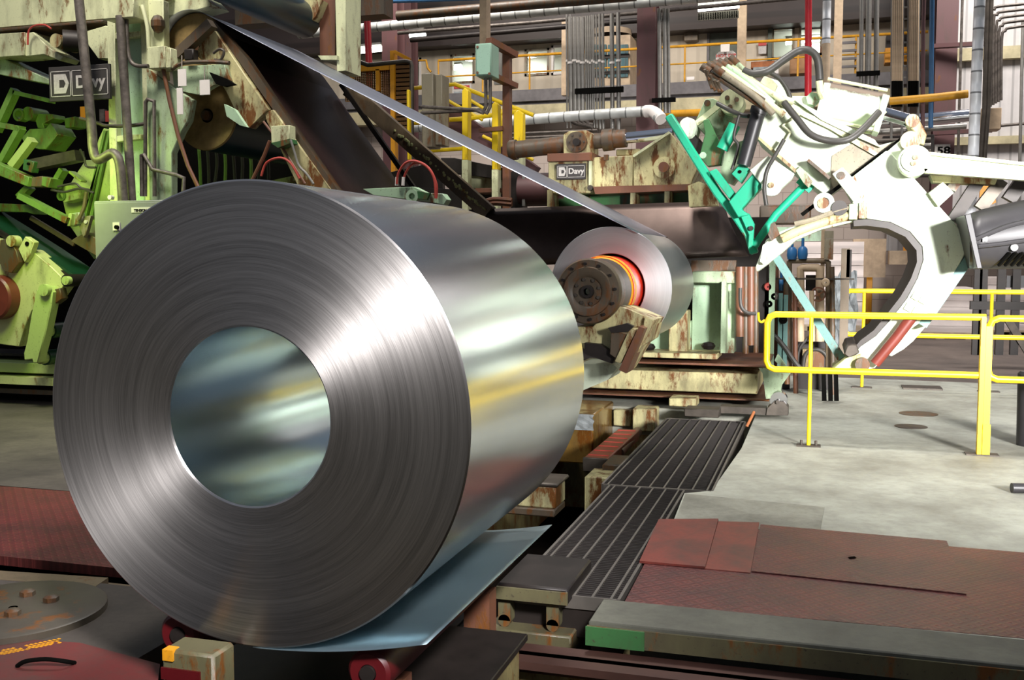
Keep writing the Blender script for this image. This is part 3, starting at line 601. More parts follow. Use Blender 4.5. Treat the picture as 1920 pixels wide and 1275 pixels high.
# hydraulic junction plate with red hoses just behind the big coil
t = thing('hose_manifold', W(770, 380, 8.7), 'mint bracket plate with looping red hoses behind the big coil', 'manifold')
MB().pl([(680, 354), (776, 350), (800, 362), (830, 363), (838, 374), (832, 384), (800, 378), (700, 366)], 8.75, .12).build('bracket_plate', K['mint'], t, bevel=.004)
MB().rg(772, 368, 8.72, .06, .03, .05).build('lug', K['mint'], t)
MB().pl([(782, 358), (806, 362), (800, 374), (784, 372)], 8.72, .05).build('side_plate', K['green'], t)
MB().tp([(744, 345, 8.7), (747, 325, 8.7), (760, 306, 8.7), (778, 302, 8.7), (800, 312, 8.7), (814, 335, 8.7), (817, 372, 8.7)], .012, 8, 0, 5).build('red_hose', K['redhose'], t, 'red hose')
MB().tp([(756, 345, 8.72), (760, 326, 8.72), (772, 309, 8.72), (788, 306, 8.72), (806, 318, 8.72), (818, 345, 8.72), (818, 372, 8.72)], .012, 8, 0, 5).build('red_hose', K['redhose'], t, 'red hose')
for x in (744, 756): MB().tp([(x-.5, 348, 8.71), (x+.5, 332, 8.71)], .016).build('hose_fitting', K['whitetag'], t, 'white hose end')
tag(MB().tp([(490, 330, 8.8), (500, 305, 8.8), (525, 296, 8.8), (545, 306, 8.8), (562, 335, 8.8)], .012, 8, 0, 5).build('red_hose', K['redhose']), 'red hose arching below the junction box', 'hose')
tag(MB().tp([(506, 264, 8.8), (496, 290, 8.8), (474, 336, 8.8), (466, 352, 8.8)], .018).build('support_rod', K['rustbrown']), 'rusty rod leaning down from the junction box', 'rod')

# ================================================================ reel guard plate, housing, base
rows = []
for k in range(13):
    s = k/12; tx = 880+(1358-880)*s; bx_ = 850+(1404-850)*s; r_ = []
    for j in range(9):
        q = j/8; x = tx+(bx_-tx)*(q**1.5); y = (394-16*s)+(q*(110-8*s)); P = W(x, y, 10.95-.22*math.sin(q*PI*.5)); r_.append(P)
    rows.append(r_)
tag(MB().grid(rows).build('guard_plate', K['plate'], solid=.03), 'large dark brown curved guard plate behind the half-wound coil', 'guard plate')
hs = thing('reel_housing', W(1170, 385, 11.2), 'rust-stained cream gearbox housing above the dark guard plate', 'machine housing')
MB().rp(1028, 300, 1113, 362, 11.1, 1.2).build('gear_case', K['creamrust'], hs, bevel=.01)
MB().rp(1026, 288, 1110, 301, 11.02, 1.2).build('case_lid', K['rustbrown'], hs, bevel=.005)
MB().pl([(1113, 295), (1187, 291), (1187, 351), (1113, 352)], 11.14, 1.2).build('side_panel', K['creamrust'], hs, bevel=.01)
MB().pl([(1188, 292), (1255, 249), (1262, 254), (1308, 316), (1296, 347), (1187, 350)], 11.12, 1.2).build('wedge_panel', K['creamrust'], hs, bevel=.01)
MB().pl([(1186, 291), (1254, 246), (1256, 250), (1188, 295)], 11.05, .3).build('sloping_lip', K['cream'], hs)
MB().rp(1155, 280, 1200, 291, 11.3, .6).build('upper_block', K['creamrust'], hs, bevel=.01)
MB().pl([(1112, 350), (1296, 345), (1300, 356), (1116, 364)], 11.0, .5).build('ledge', K['rustbrown'], hs)
MB().rp(1028, 363, 1312, 392, 11.35, .3).build('green_recess', K['green'], hs, 'dark green recessed panel')
for x in (1026, 1182, 1246, 1293): MB().rp(x, 356, x+9 if x != 1293 else x+16, 392, 11.05, .3).build('rib', K['creamrust'], hs)
MB().cy(1245, 314, 11.08, .115, .06, 40).build('round_cover', K['creamrust'], hs); MB().cy(1244, 313, 11.03, .055, .06).build('pin_boss', K['rustbrown'], hs)
MB().rp(1104, 300, 1109, 352, 11.06, .05).build('corner_bar', K['cream'], hs); MB().cy(1106, 352, 11.02, .03, .06, 12).build('nozzle', K['steel'], hs)
MB().rp(1132, 290, 1140, 300, 11.06, .05).build('lug', K['grime'], hs)
def nameplate(x0, y0, x1, y1, Y, label, parent_name='name_plate'):
    a = W(x0, y1, Y); b = W(x1, y0, Y); w_, h_ = b.x-a.x, b.z-a.z
    t = thing(parent_name, ((a.x+b.x)/2, Y, a.z), label, 'sign')
    MB().bx(a.x, b.x, Y, Y+.03, a.z, b.z).build('backing', K['sign'], t, bevel=.003)
    f = MB(); e = .004; m = h_*.13; T = h_*.022
    def frame(x, X, z, Z):
        f.bx(x, X, Y-e, Y, Z-T, Z).bx(x, X, Y-e, Y, z, z+T).bx(x, x+T, Y-e, Y, z, Z).bx(X-T, X, Y-e, Y, z, Z)
    xm = a.x+w_*.365
    frame(a.x+m*.5, xm, a.z+m, b.z-m); frame(xm+T*1.5, b.x-m*.5, a.z+m, b.z-m); f.build('border_line', K['signwhite'], t)
    g = MB(); lx = a.x+w_*.085; lw = w_*.25; lz = a.z+h_*.22; lh = h_*.56
    X = lambda q: lx+lw*q; Z = lambda q: lz+lh*q
    o_pts = [(0, 0), (.78, 0), (1, .5), (.78, 1), (0, 1)]; i_pts = [(.36, .3), (.66, .3), (.78, .5), (.66, .7), (.36, .7)]
    for q in range(5):
        A, B, C_, D_ = o_pts[q], o_pts[(q+1) % 5], i_pts[(q+1) % 5], i_pts[q]
        g.ext([(X(p[0]), Y-e, Z(p[1])) for p in (A, B, C_, D_)], (0, e, 0))
    g.build('emblem', K['signwhite'], t)
    text_mb('Davy', Vector((xm+(b.x-xm)*.5, Y-.002, a.z+h_*.36)), h_*.5, None, .004, wide=1.0).build('lettering', K['signwhite'], t); return t
nameplate(1043, 306, 1098, 337, 11.04, 'small black name plate with white lettering on the rusty housing')
# big horizontal hydraulic cylinder on top
hc = thing('hydraulic_cylinder', W(1082, 288, 11.2), 'long rusty hydraulic cylinder with chrome rod on the housing', 'hydraulic cylinder')
A = W(966, 281, 11.3); B = W(1060, 271, 11.3); dv = (B-A).normalized()
MB().cyl(A, B+dv*.1, .098, n=32).build('barrel', K['grime'], hc)
MB().lathe(A-dv*.07, dv, [(0, .02), (0, .1), (.02, .115), (.09, .115), (.09, .09)], 32).build('end_cap', K['grime'], hc)
MB().pl([(1056, 252), (1066, 246), (1100, 244), (1110, 250), (1110, 287), (1056, 289)], 11.15, .35).build('trunnion_block', K['creamrust'], hc, bevel=.01)
MB().cy(1080, 266, 11.08, .112, .08, 32).build('trunnion_flange', K['grime'], hc); MB().cy(1080, 266, 11.0, .04, .1).build('trunnion_pin', K['dark'], hc)
for k in range(6):
    a = k*PI/3; p = W(1080, 266, 11.065); MB().cyl(p+Vector((.085*math.cos(a), 0, .085*math.sin(a))), p+Vector((.085*math.cos(a), .02, .085*math.sin(a))), .012, n=6).build('bolt', K['steel'], hc)
C_ = B+dv*.33; MB().lathe(C_, dv, [(0, .07), (0, .085), (.1, .085), (.1, .12), (.22, .12), (.22, .1), (.36, .1), (.36, .06)], 32).build('gland', K['grime'], hc)
MB().cyl(C_+dv*.3, W(1262, 250, 11.3), .062, n=24).build('chrome_rod', K['chrome'], hc, 'polished chrome rod')
# machine base under the coil
bs = thing('machine_bed', W(1270, 748, 11.3), 'rust-streaked cream machine base frame below the half-wound coil', 'machine base')
MB().rp(1060, 690, 1420, 739, 11.35, 1.4).build('base_box', K['creamrust'], bs, bevel=.008)
MB().rp(1060, 738, 1442, 750, 11.2, 1.5).build('foot_plate', K['rustbrown'], bs)
MB().rp(1176, 677, 1440, 689, 11.15, 1.6).build('deck_plate', K['rustbrown'], bs, bevel=.005)
MB().rp(1190, 660, 1345, 674, 11.2, .5).build('top_beam', K['creamrust'], bs, bevel=.005)
MB().rp(1299, 530, 1354, 662, 11.7, .1).build('lit_panel', K['mint'], bs)
MB().rp(1208, 600, 1300, 660, 11.72, .1).build('rear_panel', K['mint'], bs)
MB().rp(1254, 582, 1288, 660, 11.45, .3).build('rusty_post', K['creamrust'], bs, bevel=.01)
MB().rp(1298, 509, 1376, 531, 11.4, .5).build('cross_beam', K['mintdirty'], bs, bevel=.008)
MB().rp(1296, 488, 1380, 510, 11.9, .1).build('upper_panel', K['grime'], bs)
MB().rp(1353, 528, 1360, 662, 11.35, .6).rp(1360, 528, 1376, 662, 11.6, .3).build('corner_post', K['mintdirty'], bs)
MB().pl([(1422, 690), (1466, 688), (1482, 700), (1466, 722), (1462, 746), (1436, 748), (1430, 700)], 11.2, .06).build('gusset', K['mintdirty'], bs)
MB().pl([(1452, 676), (1458, 664), (1474, 686), (1470, 692)], 11.3, .1).build('fin', K['mint'], bs)
MB().bx(W(1060, 560, 12.6).x, W(1440, 560, 12.6).x, 12.6, 12.7, 0, 2.1).build('rear_plate', K['dark'], bs)
for x, w_ in ((1388, .05), (1398, .035), (1408, .045), (1417, .03)):
    q = W(x, 500, 11.5); q2 = W(x, 640+random.randint(-20, 30), 11.5)
    tag(MB().cyl((q2.x, 11.5, q2.z), (q.x, 11.5, q.z), w_).build('lube_pipe', K['rustbrown' if w_ > .04 else 'grime']), 'greasy rusty upright pipe beside the machine base', 'pipe', 'greasy upright pipes beside the machine base')
tag(MB().tp([(1388, 540, 11.3), (1389, 572, 11.3), (1400, 586, 11.3), (1418, 588, 11.3)], .02, 8, 0, 4).build('grease_hose', K['hose']), 'black hose curving in front of the greasy pipes', 'hose')
for x0, x1, y0, y1, l in ((1316, 1340, 644, 656, 'dirty rag lump on the base deck'), (1206, 1226, 648, 658, 'dark grease lump on the base deck')):
    p = W((x0+x1)/2, y1, 11.5); tag(MB().ball(p+Vector((0, 0, .045)), .08, 8, 0, .6).build('grease_lump', K['dark'], flat=True), l, 'lump')
# stops and wheel bracket on the floor
t = thing('wheel_bracket', FL(1458, 780, 0), 'small steel bracket with a shiny wheel at the end of the machine base', 'bracket')
yb = 10.55; MB().pl([(1436, 779), (1478, 779), (1478, 764), (1470, 753), (1452, 752), (1438, 766)], yb, .2).build('bracket', K['steel'], t, bevel=.004)
MB().cy(1460, 751, yb+.03, .085, .14, 32).build('wheel', K['chrome'], t); MB().cy(1458, 754, yb-.03, .018, .05, 10).build('axle', K['steel'], t)
MB().rp(1350, 762, 1436, 778, yb+.02, .2).build('arm', K['steel'], t)
tag(MB().rp(1254, 746, 1305, 764, 10.75, .3).build('stop_block', K['creamrust'], bevel=.01), 'rusty stop block by the machine base', 'stop block')
tag(MB().rp(1283, 766, 1348, 784, 10.35, .25).build('stop_plate', K['steel'], bevel=.008), 'dirty steel stop plate at the far end of the grating', 'stop plate')
tag(MB().tp([(1400, 800, 10.0), (1408, 784, 10.05), (1414, 772, 10.1)], .014).build('copper_hose', K['woodor']), 'orange-brown hose stub at the grating corner', 'hose')
# things inside the trench right of the big coil
t = thing('wrapped_timber', FL(1120, 800, 0)-Vector((0, 0, .5)), 'amber timber block wrapped in clear film beside the big coil', 'timber')
a = FL(1112, 778, .05); b = FL(1152, 752, .05)
MB().bx(a.x-.42, a.x, a.y, b.y, -.45, .05).build('timber', K['amberwrap'], t, bevel=.015)
rows = [[Vector((a.x-.43+.02*random.random()+.43*i/8, a.y-.012-.015*random.random(), .055-.16*j/5)) for i in range(9)] for j in range(6)]
MB().grid(rows).build('film', K['film'], t, 'shiny crumpled film', solid=.002, flat=True)
t = thing('guide_shoe', FL(1150, 840, -.2), 'rust-red ribbed shoe with bright worn end in the trench', 'shoe')
a = FL(1140, 858, -.12); b = FL(1183, 803, -.12)
MB().bx(a.x-.22, a.x, a.y, b.y, -.24, -.13).build('shoe_body', K['brickred'], t, bevel=.01); MB().bx(a.x-.22, a.x, a.y-.03, a.y, -.25, -.125).build('worn_end', K['steel'], t, bevel=.008)
for k in range(7):
    y = a.y+(b.y-a.y)*(k+.5)/7; MB().bx(a.x-.2, a.x-.02, y, y+.012, -.13, -.122).build('rib', K['redhose'], t)
tag(MB().cyl(FL(1160, 850, -.2), FL(1195, 810, -.2), .05).build('guide_bar', K['rustbrown']), 'rusty round bar beside the rust-red shoe', 'bar')
def pbox(x0, y0, x1, y1, Y, d, mat, label, name='trench_bracket', cat='bracket'):
    return tag(MB().rp(x0, y0, x1, y1, Y, d).build(name, K[mat], bevel=.01), label, cat)
def trench_box(x0, x1, y0, y1, z0, z1, mat, label, name, cat): return tag(MB().bx(x0, x1, y0, y1, z0, z1).build(name, K[mat], bevel=.01), label, cat)
q = FL(1096, 893, -.17); trench_box(q.x, -1.50, q.y, q.y+.35, -1.15, -.17, 'creamrust', 'cream rusty box frame in the trench beside the grating', 'box_frame', 'frame')
q = FL(1112, 886, -.12); trench_box(q.x, -1.50, q.y+.36, q.y+.8, -1.15, -.12, 'grime', 'amber-brown cross block behind the cream box frame', 'cross_block', 'block')
q = FL(968, 906, -.12); r = FL(1048, 906, -.12); trench_box(q.x-.1, r.x, q.y, q.y+.3, -.30, -.13, 'creamrust', 'cream bracket ledge showing under the big coil side', 'ledge', 'bracket')
trench_box(q.x-.1, r.x+.02, q.y-.02, q.y+.35, -.13, -.1, 'steel', 'grey steel cap plate on the cream bracket ledge', 'cap_plate', 'plate')
trench_box(q.x-.1, r.x-.0, q.y-.03, q.y+.3, -.36, -.30, 'grime', 'brown rusty lip under the cream bracket ledge', 'lip', 'plate')
pbox(1150, 768, 1183, 800, 10.9, .3, 'creamrust', 'small cream bracket between wrapped timber and grating', 'bracket')
pbox(1186, 766, 1228, 810, 10.7, .3, 'creamrust', 'oil-dripped cream block at the grating end', 'end_block', 'block')

# ================================================================ belt wrapper (pale green arm with the big claw)
YG = 9.25
wr = thing('belt_wrapper', FL(1610, 720, 0)+Vector((0, 0, .3)), 'big pale green-white belt wrapper claw hanging over the concrete floor', 'belt wrapper')
MB().pl([(1661, 283), (1668, 283), (1791, 420), (1819, 458), (1765, 560), (1724, 606), (1700, 622), (1672, 655), (1640, 690), (1606, 697), (1588, 690), (1590, 676), (1614, 650), (1642, 631), (1670, 600), (1701, 560), (1721, 522), (1732, 487), (1730, 462), (1707, 434), (1670, 416), (1628, 410), (1605, 402), (1598, 378), (1580, 345), (1600, 330)], YG, .30).build('claw_plate', K['white'], wr, bevel=.008)
MB().pl([(1661, 283), (1668, 283), (1791, 420), (1819, 458), (1765, 560), (1732, 540), (1738, 487), (1732, 455), (1707, 428), (1670, 410), (1628, 405), (1600, 330)], YG+.85, .2).build('rear_claw_plate', K['mint'], wr)
MB().pl([(1560, 326), (1580, 313), (1600, 335), (1621, 358), (1600, 378)], YG-.06, .06).build('step_plate', K['white'], wr, bevel=.004)
MB().cy(1577, 329, YG-.07, .035, .02, 20).build('plate_hole', K['grime'], wr)
# inner belt lining of the round opening
inner = [(1600, 412), (1628, 411), (1670, 417), (1707, 435), (1730, 463), (1732, 487), (1721, 522), (1701, 560), (1670, 600), (1642, 631), (1614, 650), (1590, 676)]
lin = MB(); P = [W(x, y, YG+.02) for x, y in inner]; cen = W(1610, 530, YG+.02)
Q = [p+(cen-p).normalized()*.055 for p in P]; lin.ext(P+Q[::-1], (0, 1.0, 0)); lin.build('belt_lining', K['rubber'], wr, 'dark belt lining the round opening')
# heavy lower edge slab and hydraulics
E0 = W(1816, 466, YG+.15); E1 = W(1722, 604, YG+.15)
MB().bar(E0+Vector((.03, .0, -.02)), E1+Vector((.02, 0, -.02)), .075, .3, (0, 1, 0)).build('shadow_edge_slab', K['tealdk'], wr, 'lower claw edge, its shadow side coloured slate green')  # slate colour stands for the shadow side of the claw's own edge
MB().tp([(1712, 592, YG-.08), (1680, 634, YG-.08), (1640, 682, YG-.08)], .045, 16).build('hydraulic_tube', K['maroonroll'], wr, 'maroon hydraulic tube')
MB().cy(1617, 684, YG-.1, .06, .12, 16).build('pivot_pin', K['grime'], wr)
MB().pl([(1588, 648), (1606, 645), (1612, 662), (1592, 672), (1582, 664)], YG-.02, .9).build('tip_roller', K['steel'], wr, 'grey tip roller', bevel=.01)
MB().pl([(1560, 693), (1586, 672), (1618, 662), (1626, 680), (1612, 700), (1570, 700)], YG-.03, .5).build('claw_tip', K['limerust'], wr, bevel=.006)
MB().pl([(1660, 664), (1690, 624), (1724, 604), (1736, 612), (1712, 640), (1694, 655), (1672, 668)], YG+.2, .5).build('outer_guard', K['white'], wr, bevel=.006)
for x, y in ((1716, 545), (1730, 552), (1702, 566), (1717, 574)):
    MB().pl([(x, y), (x+13, y+7), (x+5, y+20), (x-8, y+13)], YG-.02, .02).build('bolted_pad', K['white'], wr, bevel=.003)
# upper left curved claw
ua = MB()
ua.pl([(1625, 383), (1626, 412), (1600, 416), (1540, 430), (1492, 450), (1468, 472), (1441, 494), (1419, 510), (1417, 500), (1428, 470), (1437, 449), (1462, 435), (1500, 419), (1545, 404), (1592, 388)], YG+.05, .28)
ua.build('upper_claw', K['white'], wr, bevel=.008)
MB().tp([(1618, 400, YG), (1560, 412, YG), (1505, 430, YG), (1466, 448, YG)], .04, 12, 0, 4).build('claw_tube', K['creamrust'], wr)
MB().tp([(1598, 388, YG-.02), (1562, 398, YG-.02), (1524, 412, YG-.02), (1490, 420, YG-.02)], .022, 8, 0, 3).build('thin_tube', K['greypaint'], wr)
MB().rp(1592, 382, 1608, 412, YG-.05, .1).rp(1610, 380, 1625, 410, YG-.05, .1).build('clamp_block', K['mintdirty'], wr, bevel=.005)
MB().cy(1574, 390, YG-.04, .065, .12, 20).build('tube_knuckle', K['rubber'], wr)
MB().rg(1545, 380, YG-.02, .085, .045, .1).build('round_lug', K['white'], wr); MB().cy(1543, 381, YG-.03, .046, .1).build('lug_pin', K['creamrust'], wr)
MB().pl([(1430, 460), (1440, 452), (1442, 480), (1432, 496), (1425, 490)], YG-.02, .1).build('claw_nose', K['white'], wr)
for px in ([(1448, 470, 9.5), (1577, 671, 9.5)],):
    A = W(*px[0]); B = W(*px[1]); MB().bar(A, B, .07, .12, (0, 1, 0)).build('tie_bar', K['tealdk'], wr, 'slate green tie bar')
MB().pl([(1445, 420), (1452, 415), (1462, 440), (1446, 452), (1440, 440)], YG-.03, .1).build('grease_cap', K['grime'], wr)
# boom
bm = thing('wrapper_boom', W(1540, 360, 9.4), 'pale green welded boom running up from the claw to the tube bank', 'boom')
YBm = 9.4
MB().pl([(1417, 258), (1420, 235), (1432, 205), (1458, 182), (1486, 192), (1560, 230), (1612, 256), (1650, 272), (1688, 262), (1600, 330), (1548, 366), (1492, 322)], YBm, .8).build('boom_body', K['white'], bm, bevel=.01)
MB().pl([(1460, 196), (1468, 190), (1560, 233), (1618, 268), (1646, 288), (1640, 292), (1612, 276), (1556, 242)], YBm-.04, .06).build('boom_rib', K['cream'], bm)
MB().pl([(1488, 186), (1497, 190), (1560, 222), (1640, 262), (1650, 276), (1600, 254), (1540, 225)], YBm-.06, .3).build('upper_flange', K['white'], bm)
MB().pl([(1560, 292), (1610, 262), (1650, 276), (1688, 262), (1600, 328), (1556, 358)], YBm-.012, .012).build('soot_patch', K['greypaint'], bm, 'dirty brown-grey lower end')
MB().pl([(1405, 319), (1439, 292), (1448, 297), (1490, 326), (1484, 336), (1451, 366), (1434, 353)], YBm-.05, .12).build('lower_panel', K['white'], bm, bevel=.006)
MB().cy(1447, 349, YBm-.09, .085, .05, 32).build('round_cap', K['white'], bm); MB().cy(1446, 347, YBm-.11, .025, .03).build('cap_bolt', K['creamrust'], bm)
MB().pl([(1414, 254), (1419, 252), (1494, 318), (1491, 324)], YBm-.04, .06).build('edge_flange', K['creamrust'], bm)
MB().bar(W(1515, 302, YBm-.06), W(1556, 336, YBm-.06), .025, .24, (0, 1, 0)).build('shelf', K['grime'], bm)
MB().bar(W(1690, 261, YBm-.03), W(1503, 403, YBm-.03), .03, .06, (0, 1, 0)).build('black_seam_bar', K['black'], bm)
MB().pl([(1492, 320), (1500, 312), (1510, 322), (1524, 340), (1516, 352), (1506, 342)], YBm-.05, .1).build('hinge_block', K['mintdirty'], bm)
MB().pl([(1470, 190), (1484, 180), (1514, 180), (1526, 200), (1520, 223), (1500, 213)], YBm+.2, .3).build('cylinder_bracket', K['white'], bm, bevel=.006)
MB().cy(1524, 185, YBm+.12, .06, .1, 6).build('pivot_nut', K['mint'], bm)
MB().pl([(1416, 168), (1433, 142), (1446, 147), (1458, 160), (1446, 186)], YBm+.05, .5).build('half_round_cover', K['cream'], bm, bevel=.006)
MB().pl([(1446, 147), (1462, 152), (1476, 166), (1482, 184), (1470, 190), (1456, 176)], YBm+.1, .5).build('cover_flank', K['white'], bm)
for a_, b_ in (((1404, 140), (1412, 158)), ((1393, 128), (1402, 146)), ((1380, 150), (1386, 168))):
    MB().bar(W(*a_, YBm-.1), W(*b_, YBm-.1), .04, .035, (0, 1, 0)).build('tube_clamp', K['cream'], bm)
MB().tp([(1500, 213, YBm-.05), (1468, 235, YBm-.05), (1482, 248, YBm-.05), (1462, 285, YBm-.05)], .012).build('small_pipe', K['cream'], bm)
# tube bank on the boom
TB = [((1321, 128, 9.1), (1440, 206, 9.1), 'grime'), ((1331, 123, 9.15), (1432, 190, 9.15), 'grime'), ((1341, 121, 9.2), (1396, 158, 9.2), (1470, 216, 9.2), 'cream'), ((1351, 118, 9.25), (1400, 150, 9.25), (1450, 195, 9.25), 'mint'),
      ((1363, 116, 9.3), (1420, 158, 9.3), (1470, 190, 9.3), 'cream'), ((1373, 112, 9.3), (1394, 132, 9.3), 'mintdirty'), ((1345, 132, 9.05), (1412, 178, 9.05), (1450, 214, 9.05), 'greypaint'), ((1385, 140, 9.32), (1440, 172, 9.32), (1488, 192, 9.32), 'cream')]
for i, tdef in enumerate(TB):
    pts = tdef[:-1]; look = {'greypaint': 'grey-brown', 'grime': 'greasy', 'cream': 'cream', 'mint': 'mint green', 'mintdirty': 'stained green'}[tdef[-1]]
    o = tag(MB().tp(list(pts), .028, 10, 0, 4).build('hydraulic_tube', K[tdef[-1]]), '%s hydraulic tube in the slanting tube bank on top of the boom' % look, 'tube', 'hydraulic tubes on the boom')
    a = W(*pts[0]); b = W(*pts[1]); MB().cyl(a-(b-a).normalized()*.03, a+(b-a).normalized()*.06, .036, n=10).build('end_fitting', K['grime'], o)
for i, (x, y, l) in enumerate(((1326, 132, 34), (1332, 140, 30), (1340, 150, 22), (1346, 152, 20), (1322, 130, 20))):
    tag(MB().tp([(x, y, 9.0), (x+3, y+l*.5, 9.02), (x+9, y+l, 9.0)], .014, 6, 0, 3).build('grease_strand', K['grime'], flat=True), 'black greasy strand hanging below the tube bank', 'strand', 'greasy strands below the tube bank')
# left bracket group between housing and boom
bk = thing('pivot_bracket', W(1330, 250, 9.8), 'dirty mint pivot bracket with a drilled disc above the dark guard plate', 'bracket')
MB().pl([(1302, 232), (1322, 186), (1337, 184), (1356, 193), (1376, 222), (1360, 250), (1330, 262)], 9.9, .5).build('bracket_plate', K['mintdirty'], bk, bevel=.006)
MB().cy(1326, 193, 9.88, .03, .03).build('eye', K['grime'], bk); MB().cy(1371, 190, 9.72, .112, .3, 36).build('drilled_disc', K['cream'], bk, 'cream drilled disc')
for k in range(3):
    a = k*2.1+.3; p = W(1371, 190, 9.71); MB().cyl(p+Vector((.05*math.cos(a), 0, .05*math.sin(a))), p+Vector((.05*math.cos(a), .02, .05*math.sin(a))), .022, n=14).build('disc_hole', K['grime'], bk)
MB().bar(W(1306, 232, 9.85), W(1358, 190, 9.85), .05, .04, (0, 1, 0)).build('top_rail', K['cream'], bk)
MB().pl([(1272, 238), (1276, 224), (1288, 219), (1304, 224), (1306, 240), (1300, 258), (1284, 262)], 9.75, .35).build('white_block', K['white'], bk, 'splattered white block', bevel=.02)
MB().pl([(1280, 258), (1302, 250), (1312, 262), (1306, 280), (1294, 286), (1284, 274)], 9.8, .4).build('black_joint', K['dark'], bk, bevel=.015)
MB().pl([(1318, 226), (1328, 222), (1357, 282), (1352, 309), (1326, 312), (1311, 293), (1322, 250)], 9.72, .12).build('green_fin', K['green'], bk, 'green triangular fin', bevel=.006)
MB().cy(1318, 291, 9.7, .03, .03).build('fin_pin', K['mint'], bk)
MB().pl([(1350, 300), (1376, 268), (1400, 262), (1398, 310), (1372, 345), (1352, 336)], 9.95, .3).build('lower_web', K['mintdirty'], bk)
MB().pl([(1290, 348), (1310, 340), (1340, 352), (1345, 385), (1292, 388)], 10.6, .2).build('foot_block', K['creamrust'], bk)
# teal guide frame
tg_ = thing('teal_guide_frame', W(1405, 478, 9.5), 'bright teal curved guide bar with bracket in front of the dark guard plate', 'guide frame')
tp_ = [(1246, 220), (1290, 290), (1338, 366), (1376, 414), (1396, 444), (1406, 478)]
YT = 9.5; P = [W(x, y, YT) for x, y in tp_]; Q = []
for i, p in enumerate(P):
    tt = (P[min(i+1, len(P)-1)]-P[max(i-1, 0)]).normalized(); Q.append(p+Vector((tt.z, 0, -tt.x))*-.075)
MB().ext(P+Q[::-1], (0, .14, 0)).build('curved_bar', K['teal'], tg_, bevel=.012)
MB().pl([(1366, 378), (1417, 319), (1439, 333), (1434, 344), (1390, 392), (1404, 402), (1384, 408)], YT-.12, .2).build('bracket_arm', K['teal'], tg_, bevel=.008)
MB().pl([(1371, 326), (1388, 306), (1406, 317), (1389, 343)], YT-.1, .16).build('clevis_lug', K['teal'], tg_, bevel=.006)
MB().cy(1387, 322, YT-.11, .016, .03, 12).build('clevis_hole', K['black'], tg_)
MB().pl([(1329, 322), (1343, 316), (1378, 362), (1368, 374)], YT-.06, .16).build('side_web', K['teal'], tg_, bevel=.006)
MB().pl([(1384, 396), (1404, 400), (1414, 420), (1412, 460), (1402, 468), (1404, 440)], YT-.05, .12).build('end_web', K['teal'], tg_, bevel=.006)
MB().cy(1408, 428, YT-.08, .022, .04, 8).build('end_nut', K['dark'], tg_)
MB().tp([(1510, 346, YT), (1455, 402, YT), (1414, 462, YT)], .035, 14).build('strut', K['teal'], tg_, 'teal strut')
MB().bar(W(1500, 334, YT), W(1524, 354, YT), .1, .06, (0, 1, 0)).build('strut_flange', K['teal'], tg_)
MB().tp([(1378, 234, YT+.1), (1354, 280, YT+.1)], .055, 16).build('upper_rod', K['teal'], tg_)
t = thing('small_hydraulic_cylinder', W(1395, 312, 9.35), 'dark grey hydraulic cylinder standing above the bright teal bracket', 'hydraulic cylinder')
A = W(1421, 214, 9.35); B = W(1394, 310, 9.35); MB().cyl(B, A, .062, n=24).build('barrel', K['blackduct'], t)
d_ = (A-B).normalized(); MB().cyl(A-d_*.0, A+d_*.06, .075, n=24).build('head_cap', K['blackduct'], t)
def hose(px, r, label, mat='hose', name='hydraulic_hose', cat='hose', grp='hydraulic hoses'):
    return tag(MB().tp(px, r, 10, 0, 6).build(name, K[mat]), label, cat, grp)
hose([(1393, 132, 9.3), (1404, 137, 9.3), (1418, 138, 9.3), (1440, 133, 9.3), (1470, 112, 9.35), (1498, 95, 9.4), (1520, 96, 9.4), (1533, 112, 9.4), (1537, 150, 9.4)], .034, 'thick black hose humping over the top of the boom')
hose([(1470, 192, 9.25), (1494, 222, 9.2), (1520, 252, 9.15), (1556, 264, 9.15), (1590, 262, 9.15), (1620, 240, 9.2), (1648, 210, 9.3)], .03, 'thick black hose sagging across the pale boom')
hose([(1440, 134, 9.5), (1460, 146, 9.5), (1474, 164, 9.5), (1482, 184, 9.5)], .02, 'thin dark hose arching over the half round cover')
hose([(1470, 262, 9.3), (1452, 294, 9.25), (1438, 320, 9.2), (1433, 352, 9.2), (1437, 385, 9.2)], .018, 'thin grey hose running down past the round cap')
hose([(1345, 194, 9.5), (1362, 203, 9.45), (1376, 210, 9.45), (1392, 216, 9.45), (1404, 218, 9.4)], .02, 'short dark hose in front of the drilled disc')
hose([(1386, 216, 9.4), (1376, 256, 9.4), (1384, 272, 9.4), (1378, 300, 9.4), (1372, 318, 9.4)], .014, 'thin dark hose looping left of the dark grey cylinder')
# tilting hydraulic cylinder with square flanges
t = thing('square_flange_cylinder', W(1600, 240, 9.5), 'pale green hydraulic cylinder with square end flanges on the boom', 'hydraulic cylinder')
A = W(1542, 189, 9.6); B = W(1652, 211, 9.6); d_ = (B-A).normalized()
MB().cyl(A, B, .165, n=40).build('barrel', K['dusty'], t)
MB().pl([(1528, 222), (1540, 224), (1558, 156), (1545, 154)], 9.42, .36).build('rear_flange', K['white'], t, bevel=.005)
MB().pl([(1637, 245), (1648, 248), (1669, 179), (1656, 176)], 9.42, .36).build('front_flange', K['white'], t, bevel=.005)
for dz, dy in ((.17, -.15), (-.17, -.15), (.17, .15), (-.17, .15)):
    n_ = Vector((-d_.z, 0, d_.x)); MB().cyl(A+n_*dz+Vector((0, dy, 0)), B+n_*dz+Vector((0, dy, 0)), .014, n=8).build('tie_rod', K['cream'], t)
MB().cyl(B, W(1708, 227, 9.6), .055, n=20).build('chrome_rod', K['chrome'], t, 'shiny chrome rod')
